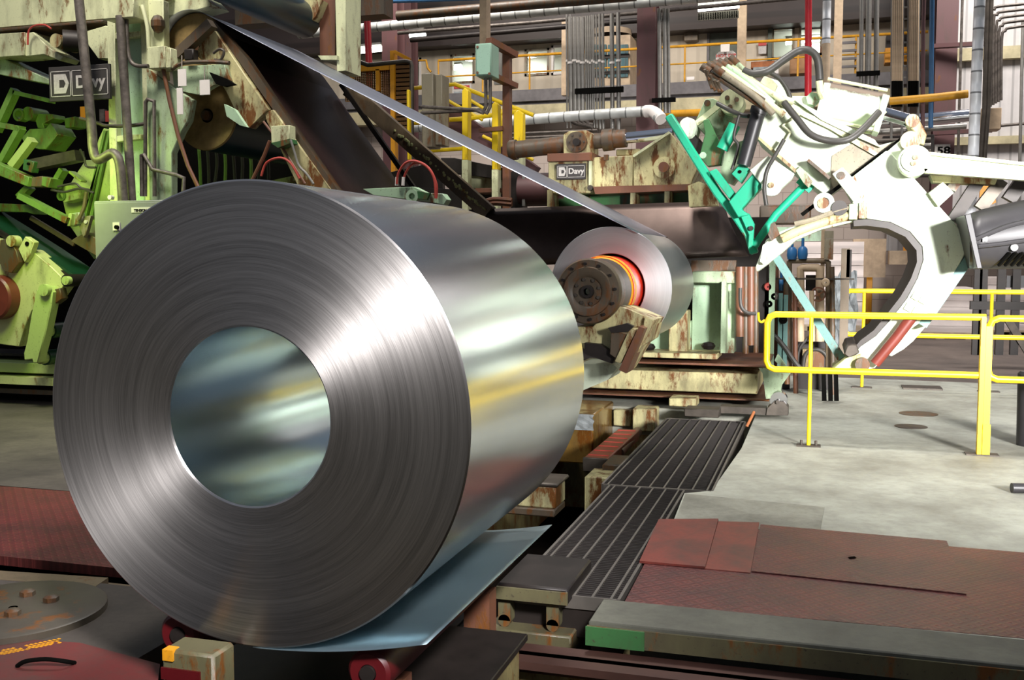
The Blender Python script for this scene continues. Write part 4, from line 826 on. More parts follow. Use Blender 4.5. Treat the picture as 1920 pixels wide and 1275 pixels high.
MB().tp([(1632, 232, 9.38), (1648, 216, 9.38), (1658, 206, 9.38)], .03).build('port_fitting', K['cream'], t)
MB().tp([(1536, 152, 9.4), (1538, 172, 9.4), (1544, 184, 9.42)], .03).build('port_elbow', K['cream'], t)
t = thing('toggle_link', W(1730, 275, 9.5), 'rusty cream dog-bone link between chrome rod and claw lug', 'link')
MB().pl([(1702, 228), (1706, 217), (1718, 216), (1728, 232), (1738, 252), (1733, 272), (1722, 270), (1722, 256), (1708, 240)], 9.45, .3).build('link_plate', K['creamrust'], t, bevel=.008)
MB().cy(1711, 226, 9.4, .055, .06).build('link_pin', K['creamrust'], t)
MB().pl([(1664, 283), (1700, 253), (1712, 250), (1721, 258), (1722, 270), (1690, 300), (1688, 312)], YG+.05, .3).build('claw_lug', K['white'], wr, bevel=.008)
MB().cy(1707, 264, YG+.0, .08, .06, 28).build('lug_eye', K['creamrust'], wr)
lk = thing('link_arm', W(1800, 330, 9.3), 'long pale green link arm with a round end cap reaching out of frame', 'link arm')
MB().pl([(1724, 284), (1760, 287), (1920, 307), (2010, 318), (2010, 344), (1920, 333), (1760, 319), (1732, 318)], YG-.12, .25).build('arm_beam', K['white'], lk, bevel=.006)
MB().pl([(1732, 316), (1920, 331), (2010, 342), (2010, 348), (1920, 338), (1735, 324)], YG-.2, .1).build('arm_flange', K['cream'], lk)
MB().pl([(1738, 284), (1920, 304), (2010, 314), (2010, 320), (1920, 310), (1738, 290)], YG-.16, .06).build('arm_flange', K['cream'], lk)
MB().cy(1715, 301, YG-.2, .125, .4, 40).build('round_end', K['white'], lk); MB().cy(1713, 300, YG-.22, .095, .04, 32).build('end_cap', K['white'], lk)
MB().cy(1717, 295, YG-.235, .022, .03, 12).build('cap_bolt', K['creamrust'], lk); MB().cy(1713, 306, YG-.235, .022, .03, 12).build('cap_bolt', K['creamrust'], lk)
MB().pl([(1744, 328), (1870, 336), (1866, 346), (1750, 342)], 9.5, .2).build('under_plate', K['creamrust'], lk)
MB().pl([(1741, 362), (1768, 341), (1789, 361), (1760, 388)], YG-.06, .3).build('lug_block', K['white'], wr, 'white lug block on the claw edge', bevel=.006)
for a_, b_, m_, w_, l in (((1842, 328), (1786, 414), 'dark', .1, 'black slanting bar under the link arm beside the claw'), ((1878, 338), (1836, 392), 'steel', .1, 'grey-brown slanting bar under the link arm'), ((1915, 340), (1890, 376), 'dark', .11, 'black slanting bar above the charcoal casting'), ((1800, 330), (1782, 356), 'greypaint', .08, 'short dirty slanting bar behind the white lug block')):
    tag(MB().bar(W(*a_, 9.62), W(*b_, 9.62), w_, .12, (0, 1, 0)).build('slanting_bar', K[m_]), l, 'bar')
# charcoal casting entering on the right
cs = thing('charcoal_casting', W(1880, 500, 8.9), 'charcoal ribbed casting entering the frame beside the claw', 'casting')
YC = 8.75; rows = []
for k in range(10):
    s = k/9; x = 1818+s*200; yt = 404-44*s**.8; yb = 502-4*s
    r_ = []
    for j in range(13):
        a = PI*j/12; y = (yt+yb)/2-(yb-yt)/2*math.cos(a); r_.append(W(x, y, YC+.28-.26*math.sin(a)))
    rows.append(r_)
MB().grid(rows).build('casting_shell', K['blackduct'], cs, solid=.03)
MB().pl([(1809, 403), (1821, 400), (1842, 503), (1832, 504)], YC-.05, .6).build('end_flange', K['blackduct'], cs, bevel=.005)
def rib(pts): return MB().tp([(x, y, YC-.01) for x, y in pts], .018, 8, 0, 4)
rib([(1822, 452), (1850, 440), (1890, 424), (1930, 414), (1980, 406)]).build('rib', K['blackduct'], cs); rib([(1834, 462), (1880, 457), (1930, 450), (1990, 446)]).build('rib', K['blackduct'], cs)
MB().cy(1902, 464, YC+.0, .028, .06).build('boss', K['blackduct'], cs); MB().rp(1843, 439, 1851, 453, YC-.02, .08).build('clip', K['galv'], cs)
g = MB()
for k in range(9): x = 1872+k*12; g.bar(W(x, 498, YC+.1), W(x+22, 474, YC+.02), .02, .02)
g.build('cooling_fins', K['black'], cs)

# ================================================================ railings
def railing(name, label, pts_posts, Y, rails, x0, x1, r, post_r, grp=None):
    pass
ry = 9.1
fr = thing('safety_railing', (0.6, ry, 0), 'bright yellow safety railing with rounded end across the concrete floor', 'railing', 'yellow safety railings')
Xa = W(1438, 640, ry).x; Xb = W(1847, 640, ry).x; zt = W(1640, 592, ry).z; zb = W(1640, 698, ry).z; rr = .028
def loop(x0, x1, z0, z1, y, r, open_r=True):
    c = .07; pts = []
    pts.append((x1, y, z1)); pts.append((x0+c, y, z1)); pts.append((x0+c*.3, y, z1-c*.3)); pts.append((x0, y, z1-c)); pts.append((x0, y, z0+c)); pts.append((x0+c*.3, y, z0+c*.3)); pts.append((x0+c, y, z0)); pts.append((x1, y, z0)); return MB().tube(pts, r, 10)
loop(Xa, Xb, zb, zt, ry, rr).build('rail_loop', K['yellow'], fr)
xp = W(1519, 700, ry).x; MB().cyl((xp, ry, 0), (xp, ry, zt), .017, n=10).build('post', K['yellow'], fr)
MB().bx(xp-.1, xp+.1, ry-.05, ry+.05, 0, .012).build('base_plate', K['steel'], fr)
for s in (-1, 1): MB().cyl((xp+s*.06, ry, .012), (xp+s*.06, ry, .05), .012, n=8).build('anchor_bolt', K['steel'], fr)
MB().bx(Xb-.036, Xb+.0, ry-.04, ry+.04, 0, zt+.0).build('post', K['yellow'], fr)
MB().bx(Xb-.12, Xb+.13, ry-.06, ry+.06, 0, .01).build('base_plate', K['steel'], fr)
MB().tp([(1422, 586, ry), (1423, 600, ry), (1428, 604, ry), (1434, 600, ry)], .01, 6, 0, 3).build('end_hook', K['yellow'], fr)
f2 = thing('safety_railing', (Xb+.6, ry, 0), 'bright yellow railing section turning out of frame beside the double post', 'railing', 'yellow safety railings')
loop(Xb+.028, Xb+1.2, W(1900, 712, ry).z, zt-.005, ry-.01, rr).build('rail_loop', K['yellow'], f2)
MB().bx(Xb+.001, Xb+.05, ry-.04, ry+.04, 0.01, zt-.07).build('post', K['yellow'], f2)
MB().bx(Xb-.0, Xb+.058, ry-.05, ry-.04, 0.012, .26).build('toe_sleeve', K['yellow'], f2)
ry2 = 13.5
f3 = thing('safety_railing', (1, ry2, 0), 'yellow railing standing behind the pale claw on the far floor', 'railing', 'yellow safety railings')
Xc = W(1582, 600, ry2).x; Xd = W(1960, 600, ry2).x; loop(Xc, Xd, W(1700, 629, ry2).z, W(1700, 546, ry2).z, ry2, .03).build('rail_loop', K['yellow'], f3)
for x in (1618, 1857):
    q = W(x, 640, ry2).x; MB().cyl((q, ry2, 0), (q, ry2, W(x, 546, ry2).z), .02, n=8).build('post', K['yellow'], f3); MB().bx(q-.12, q+.12, ry2-.06, ry2+.06, 0, .012).build('base_plate', K['steel'], f3)
for x, y, rx, l in ((1722, 776, .19, 'round rusty drain cover in the concrete floor'), (1708, 800, .15, 'dark shallow chipped spot beside the round drain cover')):
    p = FL(x, y, .001); tag(MB().lathe(p, (0, 0, 1), [(0, .001), (0, rx), (.004, rx), (.004, .001)], 28).build('drain_cover' if rx > .16 else 'floor_patch', K['grime' if rx > .16 else 'steel']), l, 'drain cover' if rx > .16 else 'floor patch')
tag(MB().cyl(FL(1897, 915, .035), FL(1960, 916, .035), .035, n=16).build('black_pipe', K['blackduct']), 'black pipe end lying on the concrete by the red plates', 'pipe')
tag(MB().bx(FL(1692, 728).x, FL(1764, 728).x, FL(1692, 730).y, FL(1692, 724).y, 0, .02).build('steel_strip', K['steel']), 'flat steel strip lying on the far concrete floor', 'strip')

# ================================================================ valve station behind the machine base
YV = 12.8
vs = thing('valve_station', FL(1520, 745, 0), 'tan pipe and valve station behind the yellow railing', 'valve station')
def vtube(pts, r, m, name, l=None, sm=0): return MB().tp([(x, y, YV) for x, y in pts], r, 10, 0, sm).build(name, K[m], vs, l)
vtube([(1501, 560), (1501, 505), (1506, 502), (1532, 502), (1537, 505), (1537, 560)], .05, 'tan', 'pipe_loop')
vtube([(1480, 700), (1480, 492), (1484, 489), (1548, 489), (1553, 493), (1553, 700)], .035, 'beam', 'frame_pipe')
vtube([(1537, 560), (1537, 640)], .055, 'tan', 'drop_pipe'); vtube([(1500, 600), (1500, 640)], .05, 'tan', 'drop_pipe')
vtube([(1501, 540), (1500, 600)], .05, 'tan', 'drop_pipe')
MB().rp(1511, 516, 1531, 545, YV+.1, .2).build('dark_unit', K['dark'], vs)
for x, y in ((1534, 552), (1498, 573)):
    MB().rg(x, y, YV-.12, .088, .07, .03).build('handwheel', K['rustbrown'], vs, 'brown handwheel'); sp_ = MB(); p = W(x, y, YV-.105)
    for k in range(4): sp_.bar(p, p+Vector((.075*math.cos(k*PI/2+.5), 0, .075*math.sin(k*PI/2+.5))), .015, .015, (0, 1, 0))
    sp_.cyl(p-Vector((0, .02, 0)), p+Vector((0, .12, 0)), .022, n=10); sp_.build('wheel_spokes', K['rustbrown'], vs)
for x, y in ((1485, 474), (1505, 473), (1465, 532)):
    p = W(x, y, YV-.02); MB().lathe(p-Vector((0, 0, .08)), (0, 0, 1), [(0, .03), (0, .05), (.05, .06), (.12, .055), (.15, .03), (.15, .018), (.25, .016), (.25, .002)], 16).build('blue_valve', K['blue'], vs, 'blue valve')
MB().rp(1436, 521, 1602, 525, YV-.15, .03).build('cross_pipe', K['steel'], vs)
MB().rp(1443, 488, 1450, 700, YV-.3, .06).build('mint_post', K['mint'], vs, 'mint green post'); MB().rp(1540, 430, 1545, 560, YV, .06).build('tan_post', K['tan'], vs)
MB().rp(1546, 433, 1563, 447, YV-.05, .15).rp(1546, 448, 1562, 487, YV-.05, .15).build('junction_box', K['greypaint'], vs, 'grey upright junction box')
MB().rp(1432, 560, 1480, 745, YV+.3, .1).rp(1490, 640, 1560, 745, YV+.35, .1).build('dark_manifold', K['dark'], vs)
for x in (1434, 1460, 1470): MB().rp(x, 540+random.randint(0, 30), x+5, 690, YV-.2, .05).build('thin_post', K['blackduct' if x < 1440 else 'tealdk'], vs)
MB().rp(1505, 655, 1545, 690, YV, .2).build('tan_base', K['pitwall'], vs)
vtube([(1505, 700), (1510, 665), (1530, 655), (1548, 665), (1556, 690)], .025, 'hose', 'hose_loop', None, 4); vtube([(1495, 690), (1500, 652), (1530, 625), (1556, 650)], .02, 'hose', 'hose_loop', None, 4)
for x in (1540, 1552, 1563):
    tag(MB().pl([(x, 690), (x+8, 690), (x+10, 752), (x+1, 752)], 11.9, .05).build('black_flap', K['black']), 'black rubber flap hanging to the floor behind the railing', 'flap', 'black rubber flaps')
tag(MB().rp(1578, 466, 1588, 700, 13.2, .1).build('tan_post', K['beam']), 'tan upright post at the rounded end of the far railing', 'post')
tag(MB().rp(1588, 468, 1596, 520, 13.2, .1).build('dark_bracket', K['dark']), 'dark bracket on the tan upright post', 'bracket')

MB().rp(1432, 500, 1442, 745, YV+.2, .1).rp(1450, 540, 1478, 745, YV+.25, .1).build('dark_rack', K['dark'], vs)
for k, (x, y0, y1, r, m) in enumerate(((1455, 470, 700, .03, 'rustbrown'), (1463, 560, 690, .045, 'tealdk'), (1474, 500, 720, .035, 'grime'), (1490, 520, 740, .03, 'rustbrown'), (1522, 545, 640, .03, 'tan'), (1560, 500, 740, .03, 'grime'))):
    MB().tp([(x, y0, YV-.1), (x+2, y1, YV-.1)], r, 10).build('riser_pipe', K[m], vs)
for x, y, m in ((1440, 538, 'redhose'), (1442, 570, 'black'), (1452, 556, 'steel'), (1548, 530, 'tan'), (1468, 600, 'black')):
    MB().lathe(W(x, y, YV-.3), (0, 1, 0), [(0, .01), (0, .04), (.03, .05), (.12, .05), (.12, .01)], 16).build('gauge', K[m], vs)
MB().tp([(1432, 620, YV-.2), (1450, 628, YV-.2), (1470, 650, YV-.2), (1500, 690, YV-.2), (1530, 700, YV-.2)], .03, 8, 0, 4).build('hose_loop', K['hose'], vs)
tag(MB().rp(1440, 426, 1540, 452, 20, .3).build('pale_beam', K['mint']), 'pale green wall beam seen behind the blue valves', 'beam')
tag(MB().rp(1424, 385, 1520, 420, 14.2, .3).build('oily_cabinet', K['grime'], bevel=.02), 'oily brown housing seen under the teal strut', 'housing')
# ================================================================ goods and posts on the far floor
def stack(x0, x1, y0, y1, dep, label, mat='paperstack', Y=None):
    Yf = Y or FL((x0+x1)/2, y1).y; a = W(x0, y1, Yf); b = W(x1, y0, Yf)
    t = thing('wrapped_stack', ((a.x+b.x)/2, Yf, 0), label, 'stack', 'wrapped sheet stacks on pallets')
    mb = MB(); n = 7; random.seed(int(x0))
    for k in range(n):
        z0 = .14+(b.z-.14)*k/n; z1 = .14+(b.z-.14)*(k+.96)/n; j = .02*random.random(); mb.bx(a.x+j, b.x-j, Yf+j, Yf+dep-j, z0, z1)
    mb.build('sheet_layers', K[mat], t); pm = MB().bx(a.x, b.x, Yf, Yf+dep, .1, .138)
    pm.build('pallet_deck', K['pallet'], t)
    for q in (0, .5, 1): xx = a.x+.08+(b.x-a.x-.16)*q; MB().bx(xx-.08, xx+.08, Yf, Yf+dep, 0, .1).build('pallet_runner', K['pallet'], t)
stack(1700, 1830, 540, 636, 1.4, 'tall white wrapped sheet stack behind the slate green claw edge')
stack(1500, 1622, 452, 618, 1.5, 'white and pink banded stack seen through the claw opening', Y=24)
stack(1848, 1960, 520, 632, 1.4, 'banded stack behind the dark trestle at the picture edge')
tag(MB().grid([[W(1556+6*i+random.random()*6, 505+j*16+random.random()*7+(0 if i > 2 else 12), 17+random.random()*.15) for i in range(9)] for j in range(9)]).build('film_bundle', K['film'], solid=.02, flat=True), 'crumpled clear plastic film bundle behind the valve station', 'film bundle')
def fpost(x0, x1, y0, y1, mat, label, grp=None, Y=None, cat='post'):
    Yf = Y or FL((x0+x1)/2, y1).y; a = W(x0, y0, Yf); b = W(x1, y0, Yf); return tag(MB().bx(a.x, b.x, Yf, Yf+(b.x-a.x), 0, a.z).build('guard_post', K[mat], bevel=.01), label, cat, grp)
fpost(1626, 1637, 490, 608, 'amber', 'amber guard post in front of the white stack')
fpost(1662, 1674, 462, 600, 'woodor', 'orange timber post seen inside the claw opening'); fpost(1648, 1660, 472, 604, 'dark', 'dark rough post beside the orange timber post')
tag(MB().rp(1600, 448, 1660, 520, 25.5, .5).build('partition_board', K['tan']), 'pale tan panel behind the amber guard post', 'panel')
tag(MB().rp(1696, 412, 1714, 472, 25.5, .2).build('orange_partition', K['orange']), 'bright orange panel inside the claw opening', 'panel')
tag(MB().rp(1668, 470, 1712, 496, 25.0, .6).build('tan_crate', K['tan']), 'tan crate below the bright orange panel', 'crate')
tag(MB().rp(1664, 408, 1696, 470, 27.0, .2).build('grey_partition', K['corr']), 'pale grey panel left of the bright orange panel', 'panel')
t = thing('trestle', FL(1870, 660, 0), 'dark timber trestle behind the far yellow railing', 'trestle')
for x in (1828, 1838, 1872, 1900): MB().rp(x, 505, x+9, 666, 16.5, .12).build('upright', K['dark'], t)
MB().rp(1820, 565, 1960, 582, 16.45, .12).build('cross_timber', K['dark'], t); MB().bar(W(1890, 600, 16.5), W(1930, 665, 16.5), .1, .1, (0, 1, 0)).build('brace', K['steel'], t)
MB().rp(1888, 517, 1960, 540, 16.6, .3).build('top_box', K['blackduct'], t)
t = thing('yellow_sign_board', W(1850, 350, 15.5), 'orange board on the slanting bars behind the charcoal casting', 'board')
MB().pl([(1838, 345), (1860, 340), (1868, 380), (1836, 392)], 15.5, .05).build('board', K['orange'], t)

p = FL(1934, 835, 0); tag(MB().lathe(p, (0, 0, 1), [(0, .01), (0, .12), (.62, .13), (.64, .11), (.64, .01)], 28).build('dark_drum', K['blackduct']), 'dark drum just entering the picture edge below the railing', 'drum')

# ================================================================ tall machine stand on the left
cs_ = thing('machine_stand', W(260, 400, 9.0)*1+Vector((0, 0, 0)), 'tall pale green stand of welded plates carrying the grey conduits', 'machine stand')
cs_.location.z = 0
def leg_px(px, Y, d, mat, name, par, lab=None, bev=.006): return MB().pl(px, Y, d).build(name, K[mat], par, lab, bevel=bev)
leg_px([(200, 10), (214, 10), (220, 380), (228, 760), (214, 760), (206, 380)], 8.85, .14, 'cream', 'near_flange', cs_)
leg_px([(214, 10), (264, 10), (272, 380), (262, 760), (228, 760), (220, 380)], 8.93, .05, 'mint', 'web_plate', cs_)
leg_px([(262, 10), (274, 10), (282, 380), (280, 760), (270, 760), (272, 380)], 8.85, .14, 'cream', 'far_flange', cs_)
leg_px([(274, 125), (305, 150), (359, 186), (352, 226), (340, 246), (322, 286), (322, 380), (318, 760), (280, 760), (280, 380)], 8.82, .1, 'mintdirty', 'splattered_plate', cs_, 'mint plate with black splatter')
leg_px([(274, 0), (306, 0), (308, 150), (274, 128)], 8.83, .1, 'cream', 'upper_plate', cs_)
for y in (62, 255): leg_px([(214, y), (264, y-4), (264, y+6), (214, y+12)], 8.86, .1, 'cream', 'stiffener', cs_)
t = thing('overhead_beam', W(100, 52, 8.9), 'long cream overhead box beam across the picture corner', 'beam')
leg_px([(-200, -60), (306, -80), (306, -8), (192, 36), (0, 52), (-200, 66)], 9.0, .5, 'cream', 'beam_body', t)
leg_px([(-200, 66), (0, 53), (192, 37), (192, 42), (0, 58), (-200, 72)], 8.92, .6, 'grime', 'beam_lip', t)
leg_px([(306, 0), (380, -10), (400, 10), (330, 28), (306, 30)], 9.2, .3, 'cream', 'beam_end', t)
tag(MB().rp(191, -12, 251, 32, 8.6, .25).build('junction_box', K['cream'], bevel=.008), 'large cream junction box at the top of the tall stand', 'junction box')
tag(MB().rp(276, 88, 310, 127, 8.68, .2).rp(310, 90, 321, 127, 8.7, .18).build('junction_box', K['cream'], bevel=.006), 'cream junction box on the stand below the overhead beam', 'junction box')
def conduit(px, r, label, mat='conduit', sm=4, name='conduit', cat='conduit', grp='conduits on the tall stand'): return tag(MB().tp(px, r, 12, 0, sm).build(name, K[mat]), label, cat, grp)
conduit([(146, -20, 8.5), (157, 90, 8.5), (171, 230, 8.5), (174, 275, 8.5), (180, 297, 8.5), (192, 297, 8.5), (210, 287, 8.5), (221, 296, 8.5), (226, 320, 8.5), (231, 378, 8.5)], .046, 'thick grey conduit with an S-bend crossing the black name plate')
conduit([(225, 30, 8.62), (233, 150, 8.62), (242, 290, 8.62), (247, 378, 8.62)], .043, 'thick straight grey conduit running down the tall stand', sm=0)
conduit([(237, 30, 8.66), (239, 85, 8.66), (244, 112, 8.66), (256, 123, 8.66), (278, 124, 8.66)], .02, 'thin conduit curving into the junction box below the beam')
conduit([(266, 10, 8.7), (272, 30, 8.7), (277, 55, 8.7), (279, 92, 8.7)], .02, 'thin cream pipe dropping into the junction box', 'cream')
conduit([(272, 368, 8.75), (273, 192, 8.75), (277, 186, 8.75), (289, 190, 8.75), (290, 368, 8.75)], .02, 'thin brown conduit loop on the splattered plate', sm=0)
conduit([(266, 368, 8.72), (265, 292, 8.72), (270, 290, 8.72), (286, 318, 8.72), (330, 328, 8.72), (345, 334, 8.72), (343, 368, 8.72)], .02, 'thin bent conduit stepping down beside the splattered plate', sm=0)
conduit([(150, 222, 8.7), (182, 230, 8.7), (200, 236, 8.7), (240, 236, 8.72), (274, 232, 8.75)], .018, 'thin black pipe crossing both thick conduits', 'steel')
conduit([(306, 128, 8.75), (318, 190, 8.75), (334, 255, 8.75), (352, 310, 8.75), (372, 352, 8.75)], .02, 'thin rusty rod leaning down from the junction box past the lower roll', 'rustbrown', 0, 'pull_rod', 'rod', None)
tag(MB().ball(W(296, 45, 8.8), .07, 10, 0, 1.3).build('grease_lump', K['grime'], flat=True), 'greasy lump on the upper plate of the tall stand', 'lump')
nameplate(93, 119, 205, 191, 8.72, 'large black name plate with white lettering behind the S-bend conduit')
# gear under the overhead beam
leg = thing('drive_unit', W(100, 110, 8.9), 'cream drive unit with round motor under the overhead beam', 'drive unit')
leg_px([(-40, 66), (46, 60), (46, 104), (-40, 110)], 8.9, .3, 'cream', 'gear_box', leg)
leg_px([(48, 62), (62, 60), (90, 88), (119, 106), (112, 114), (82, 102), (48, 106)], 8.92, .25, 'cream', 'angled_plate', leg)
MB().cy(104, 76, 8.82, .07, .3).build('motor', K['creamrust'], leg); MB().tp([(118, 76, 8.9), (150, 78, 9.0)], .11, 20).build('motor_drum', K['dark'], leg, 'dark ribbed drum')
leg_px([(163, 58), (198, 48), (206, 52), (208, 110), (184, 110), (165, 84)], 8.92, .12, 'cream', 'bracket', leg)
MB().tp([(52, 84, 8.85), (54, 58, 8.85), (66, 48, 8.85), (84, 47, 8.85), (96, 54, 8.85)], .01, 8, 0, 4).build('red_wire', K['redhose'], leg, 'thin red wire')
tag(MB().pl([(-60, 78), (0, 107), (94, 150), (92, 158), (0, 140), (-60, 122)], 9.0, .3).build('sloping_beam', K['mintdirty'], bevel=.006), 'pale sloping beam under the drive unit', 'beam')

# lime green coil box machinery further left
lm = thing('lime_machine', W(100, 740, 9.3), 'stand of ribbed plates and levers with green lamp light in its lime colour', 'machine')
lm.location.z = 0
leg_px([(116, 372), (140, 330), (160, 300), (176, 300), (184, 262), (194, 240), (214, 246), (222, 330), (214, 352), (196, 398), (190, 480), (176, 486), (150, 452), (128, 420)], 9.5, .25, 'lime', 'ribbed_plate', lm)
for a_, b_ in (((198, 245), (160, 410)), ((206, 245), (172, 408)), ((190, 300), (150, 424))): MB().bar(W(*a_, 9.46), W(*b_, 9.46), .03, .03, (0, 1, 0)).build('rib', K['limedark'], lm)
leg_px([(106, 352), (126, 346), (150, 352), (150, 372), (120, 380)], 9.3, .15, 'lime', 'hub_plate', lm); MB().rg(114, 367, 9.28, .055, .03, .04).build('hub_ring', K['limedark'], lm)
leg_px([(125, 322), (130, 320), (152, 338), (150, 342)], 9.25, .1, 'lime', 'lever', lm)
leg_px([(128, 400), (134, 400), (132, 424), (125, 424)], 9.1, .1, 'lime', 'clamp_plate', lm); leg_px([(133, 400), (148, 398), (147, 420), (132, 424)], 9.15, .1, 'mintdirty', 'clamp_block', lm)
leg_px([(154, 406), (170, 404), (160, 440), (156, 446), (148, 424)], 9.2, .06, 'greypaint', 'bracket', lm); MB().cy(160, 416, 9.18, .02, .04, 12).build('pin', K['signwhite'], lm)
leg_px([(132, 452), (140, 446), (160, 436), (182, 448), (184, 482)], 9.3, .2, 'beam', 'chute_plate', lm)
MB().tp([(162, 360, 9.15), (158, 388, 9.15), (148, 412, 9.15)], .02).build('rod', K['beam'], lm)
for pts in ([(96, 356, 9.1), (120, 360, 9.1), (146, 354, 9.1), (170, 356, 9.1)], [(108, 350, 9.1), (140, 344, 9.1), (152, 352, 9.1), (176, 362, 9.1)], [(150, 280, 9.1), (158, 296, 9.1), (162, 312, 9.1), (180, 314, 9.1)]):
    tag(MB().tp(pts, .012, 6, 0, 4).build('loose_cable', K['hose']), 'loose black cable strung across the lime green plates', 'cable', 'loose cables on the lime machine')
def lbar(a_, b_, w_, mat, label, Y=9.2, th=.1): return tag(MB().bar(W(*a_, Y), W(*b_, Y), w_*mpp(50, Y), th, (0, 1, 0)).build('green_bar', K[mat]), label, 'bar')
fr_ = thing('green_guard', W(40, 300, 9.3), 'bright green welded guard frame at the picture edge', 'frame')
def fb(a_, b_, w_, mat='limedark', Y=9.2): MB().bar(W(*a_, Y), W(*b_, Y), w_*mpp(50, Y), .1, (0, 1, 0)).build('frame_bar', K[mat], fr_)
fb((30, 168), (-6, 246), 9); fb((30, 174), (98, 190), 6); fb((-10, 232), (42, 242), 8); fb((40, 240), (5, 302), 9); fb((62, 262), (24, 312), 11, 'lime'); fb((120, 318), (100, 352), 8); fb((58, 350), (38, 370), 9)
leg_px([(-60, 282), (0, 308), (54, 332), (52, 350), (0, 330), (-60, 306)], 9.0, .12, 'limedark', 'front_rail', fr_, 'bright green front rail')
leg_px([(54, 333), (80, 330), (78, 350), (52, 350)], 9.05, .2, 'beam', 'rail_joint', fr_); leg_px([(79, 331), (95, 334), (91, 352), (77, 348)], 9.03, .2, 'limedark', 'rail_end', fr_)
leg_px([(44, 298), (64, 303), (59, 324), (42, 318)], 9.02, .1, 'green', 'lug_plate', fr_); MB().cy(52, 307, 9.0, .015, .03, 10).build('lug_hole', K['black'], fr_)
fb((39, 367), (130, 414), 9, 'limedark', 9.1)
tag(MB().bar(W(64, 310, 9.15), W(150, 292, 9.15), .11, .15, (0, 1, 0)).build('brown_bar', K['steel']), 'dark brown square bar behind the bright green front rail', 'bar')
gb = thing('olive_gearbox', W(75, 280, 9.4), 'olive green gearbox with round hub in the dark left machine', 'gearbox')
leg_px([(40, 258), (55, 242), (86, 240), (94, 230), (101, 240), (108, 252), (86, 280), (74, 280), (48, 274)], 9.35, .3, 'limedark', 'casing', gb)
MB().cy(52, 213, 9.35, .075, .25).build('hub', K['limedark'], gb); MB().rg(34, 215, 9.33, .07, .045, .1).build('ring', K['limedark'], gb)
leg_px([(66, 226), (72, 212), (98, 214), (100, 222), (80, 232), (84, 242), (70, 240)], 9.4, .2, 'limedark', 'upper_arm', gb)
leg_px([(120, 222), (140, 218), (138, 238), (122, 240)], 9.5, .2, 'limedark', 'side_lug', gb)
bl = thing('belt_conveyor', W(60, 470, 9.2), 'dark green belt conveyor sloping down behind the huge coil', 'conveyor')
slab([(-120, 350), (0, 424), (66, 466), (142, 518), (172, 546)], 9.12, .42, .03).build('belt', K['belt'], bl)
slab([(-120, 358), (0, 432), (66, 474), (132, 520)], 9.08, .05, .05).build('side_rail', K['dark'], bl)
leg_px([(-60, 380), (20, 382), (60, 384), (64, 402), (50, 398), (-60, 396)], 9.3, .2, 'limedark', 'cover_rail', bl)
MB().bar(W(58, 408, 9.5), W(140, 458, 9.5), .05, .03, (0, 1, 0)).build('far_rail', K['beam'], bl)
ep = thing('bearing_plate', W(60, 690, 8.95), 'pale lime rust-stained bearing plate with a lever arm and pin', 'bearing plate')
leg_px([(-40, 440), (25, 454), (41, 464), (60, 470), (97, 501), (116, 520), (123, 530), (100, 562), (60, 582), (47, 610), (36, 650), (-40, 640)], 9.0, .18, 'limerust', 'plate', ep)
leg_px([(68, 545), (76, 536), (90, 536), (98, 548), (96, 572), (86, 620), (70, 681), (62, 681), (60, 674), (45, 676), (44, 662), (50, 640), (58, 590)], 8.88, .12, 'lime', 'lever_arm', ep, None, .01)
MB().cy(81, 544, 8.83, .062, .06).build('lever_pin', K['lime'], ep)
leg_px([(34, 467), (47, 443), (64, 454), (56, 478), (46, 493)], 8.94, .08, 'limerust', 'drilled_lug', ep); MB().cy(50, 457, 8.93, .024, .03, 14).build('lug_hole', K['black'], ep)
leg_px([(0, 450), (16, 446), (30, 470), (36, 492), (22, 512), (10, 510), (-4, 490)], 8.92, .1, 'grime', 'grease_patch', ep); MB().cy(20, 452, 8.9, .06, .1).build('roller_end', K['limerust'], ep)
MB().cy(124, 526, 8.95, .065, .5).build('idler', K['dark'], ep); MB().cy(122, 526, 8.9, .045, .06).build('idler_cap', K['lime'], ep)
leg_px([(92, 545), (112, 540), (116, 560), (100, 572), (94, 560)], 8.94, .1, 'grime', 'joint_lump', ep)
tag(MB().lathe(W(-16, 558, 8.85), (0, 1, 0), [(0, .02), (0, .22), (.02, .24), (.3, .24), (.3, .02)], 40).build('maroon_roll', K['maroonroll']), 'maroon rubber roll cut off by the picture edge', 'roll')
for x, y, l in ((84, 621, 'small dark green roll with white end cap, upper of two under the bearing plate'), (74, 672, 'small dark green roll with white end cap, lower of two above the lime base beam')):
    t = thing('support_roll', W(x, y, 9.0), l, 'roll', 'dark green support rolls'); p = W(x, y, 9.0)
    MB().cyl(p+Vector((0, .08, 0)), p+Vector((0, 1.5, 0)), .082, n=28).build('roll_body', K['belt'], t); MB().cyl(p, p+Vector((0, .1, 0)), .062, n=24).build('end_cap', K['lime'], t); MB().cyl(p-Vector((0, .015, 0)), p, .03, n=14).build('shaft_end', K['limedark'], t)
lb = thing('lime_base_beam', W(60, 760, 9.3), 'lime green base beam at floor level behind the huge coil', 'beam'); lb.location.z = 0
MB().rp(-200, 672, 340, 711, 9.25, .8).build('base_box', K['lime'], lb, bevel=.008); MB().rp(-200, 711, 340, 719, 9.15, .9).build('foot_plate', K['limerust'], lb)
MB().rp(-200, 719, 340, 752, 9.3, .7).build('dark_foot', K['grime'], lb); MB().rp(-200, 660, 340, 673, 9.5, .5).build('dark_rail', K['dark'], lb)
ip = thing('interior_shade_sheet', W(150, 740, 11.8), 'black sheet standing for the shade inside the left machine', 'panel'); ip.location.z = 0
MB().pl([(-400, 55), (225, 60), (260, 190), (640, 330), (640, 700), (-400, 720)], 11.8, .05).build('panel', K['black'], ip)  # black sheet added for the dark depth of the machine
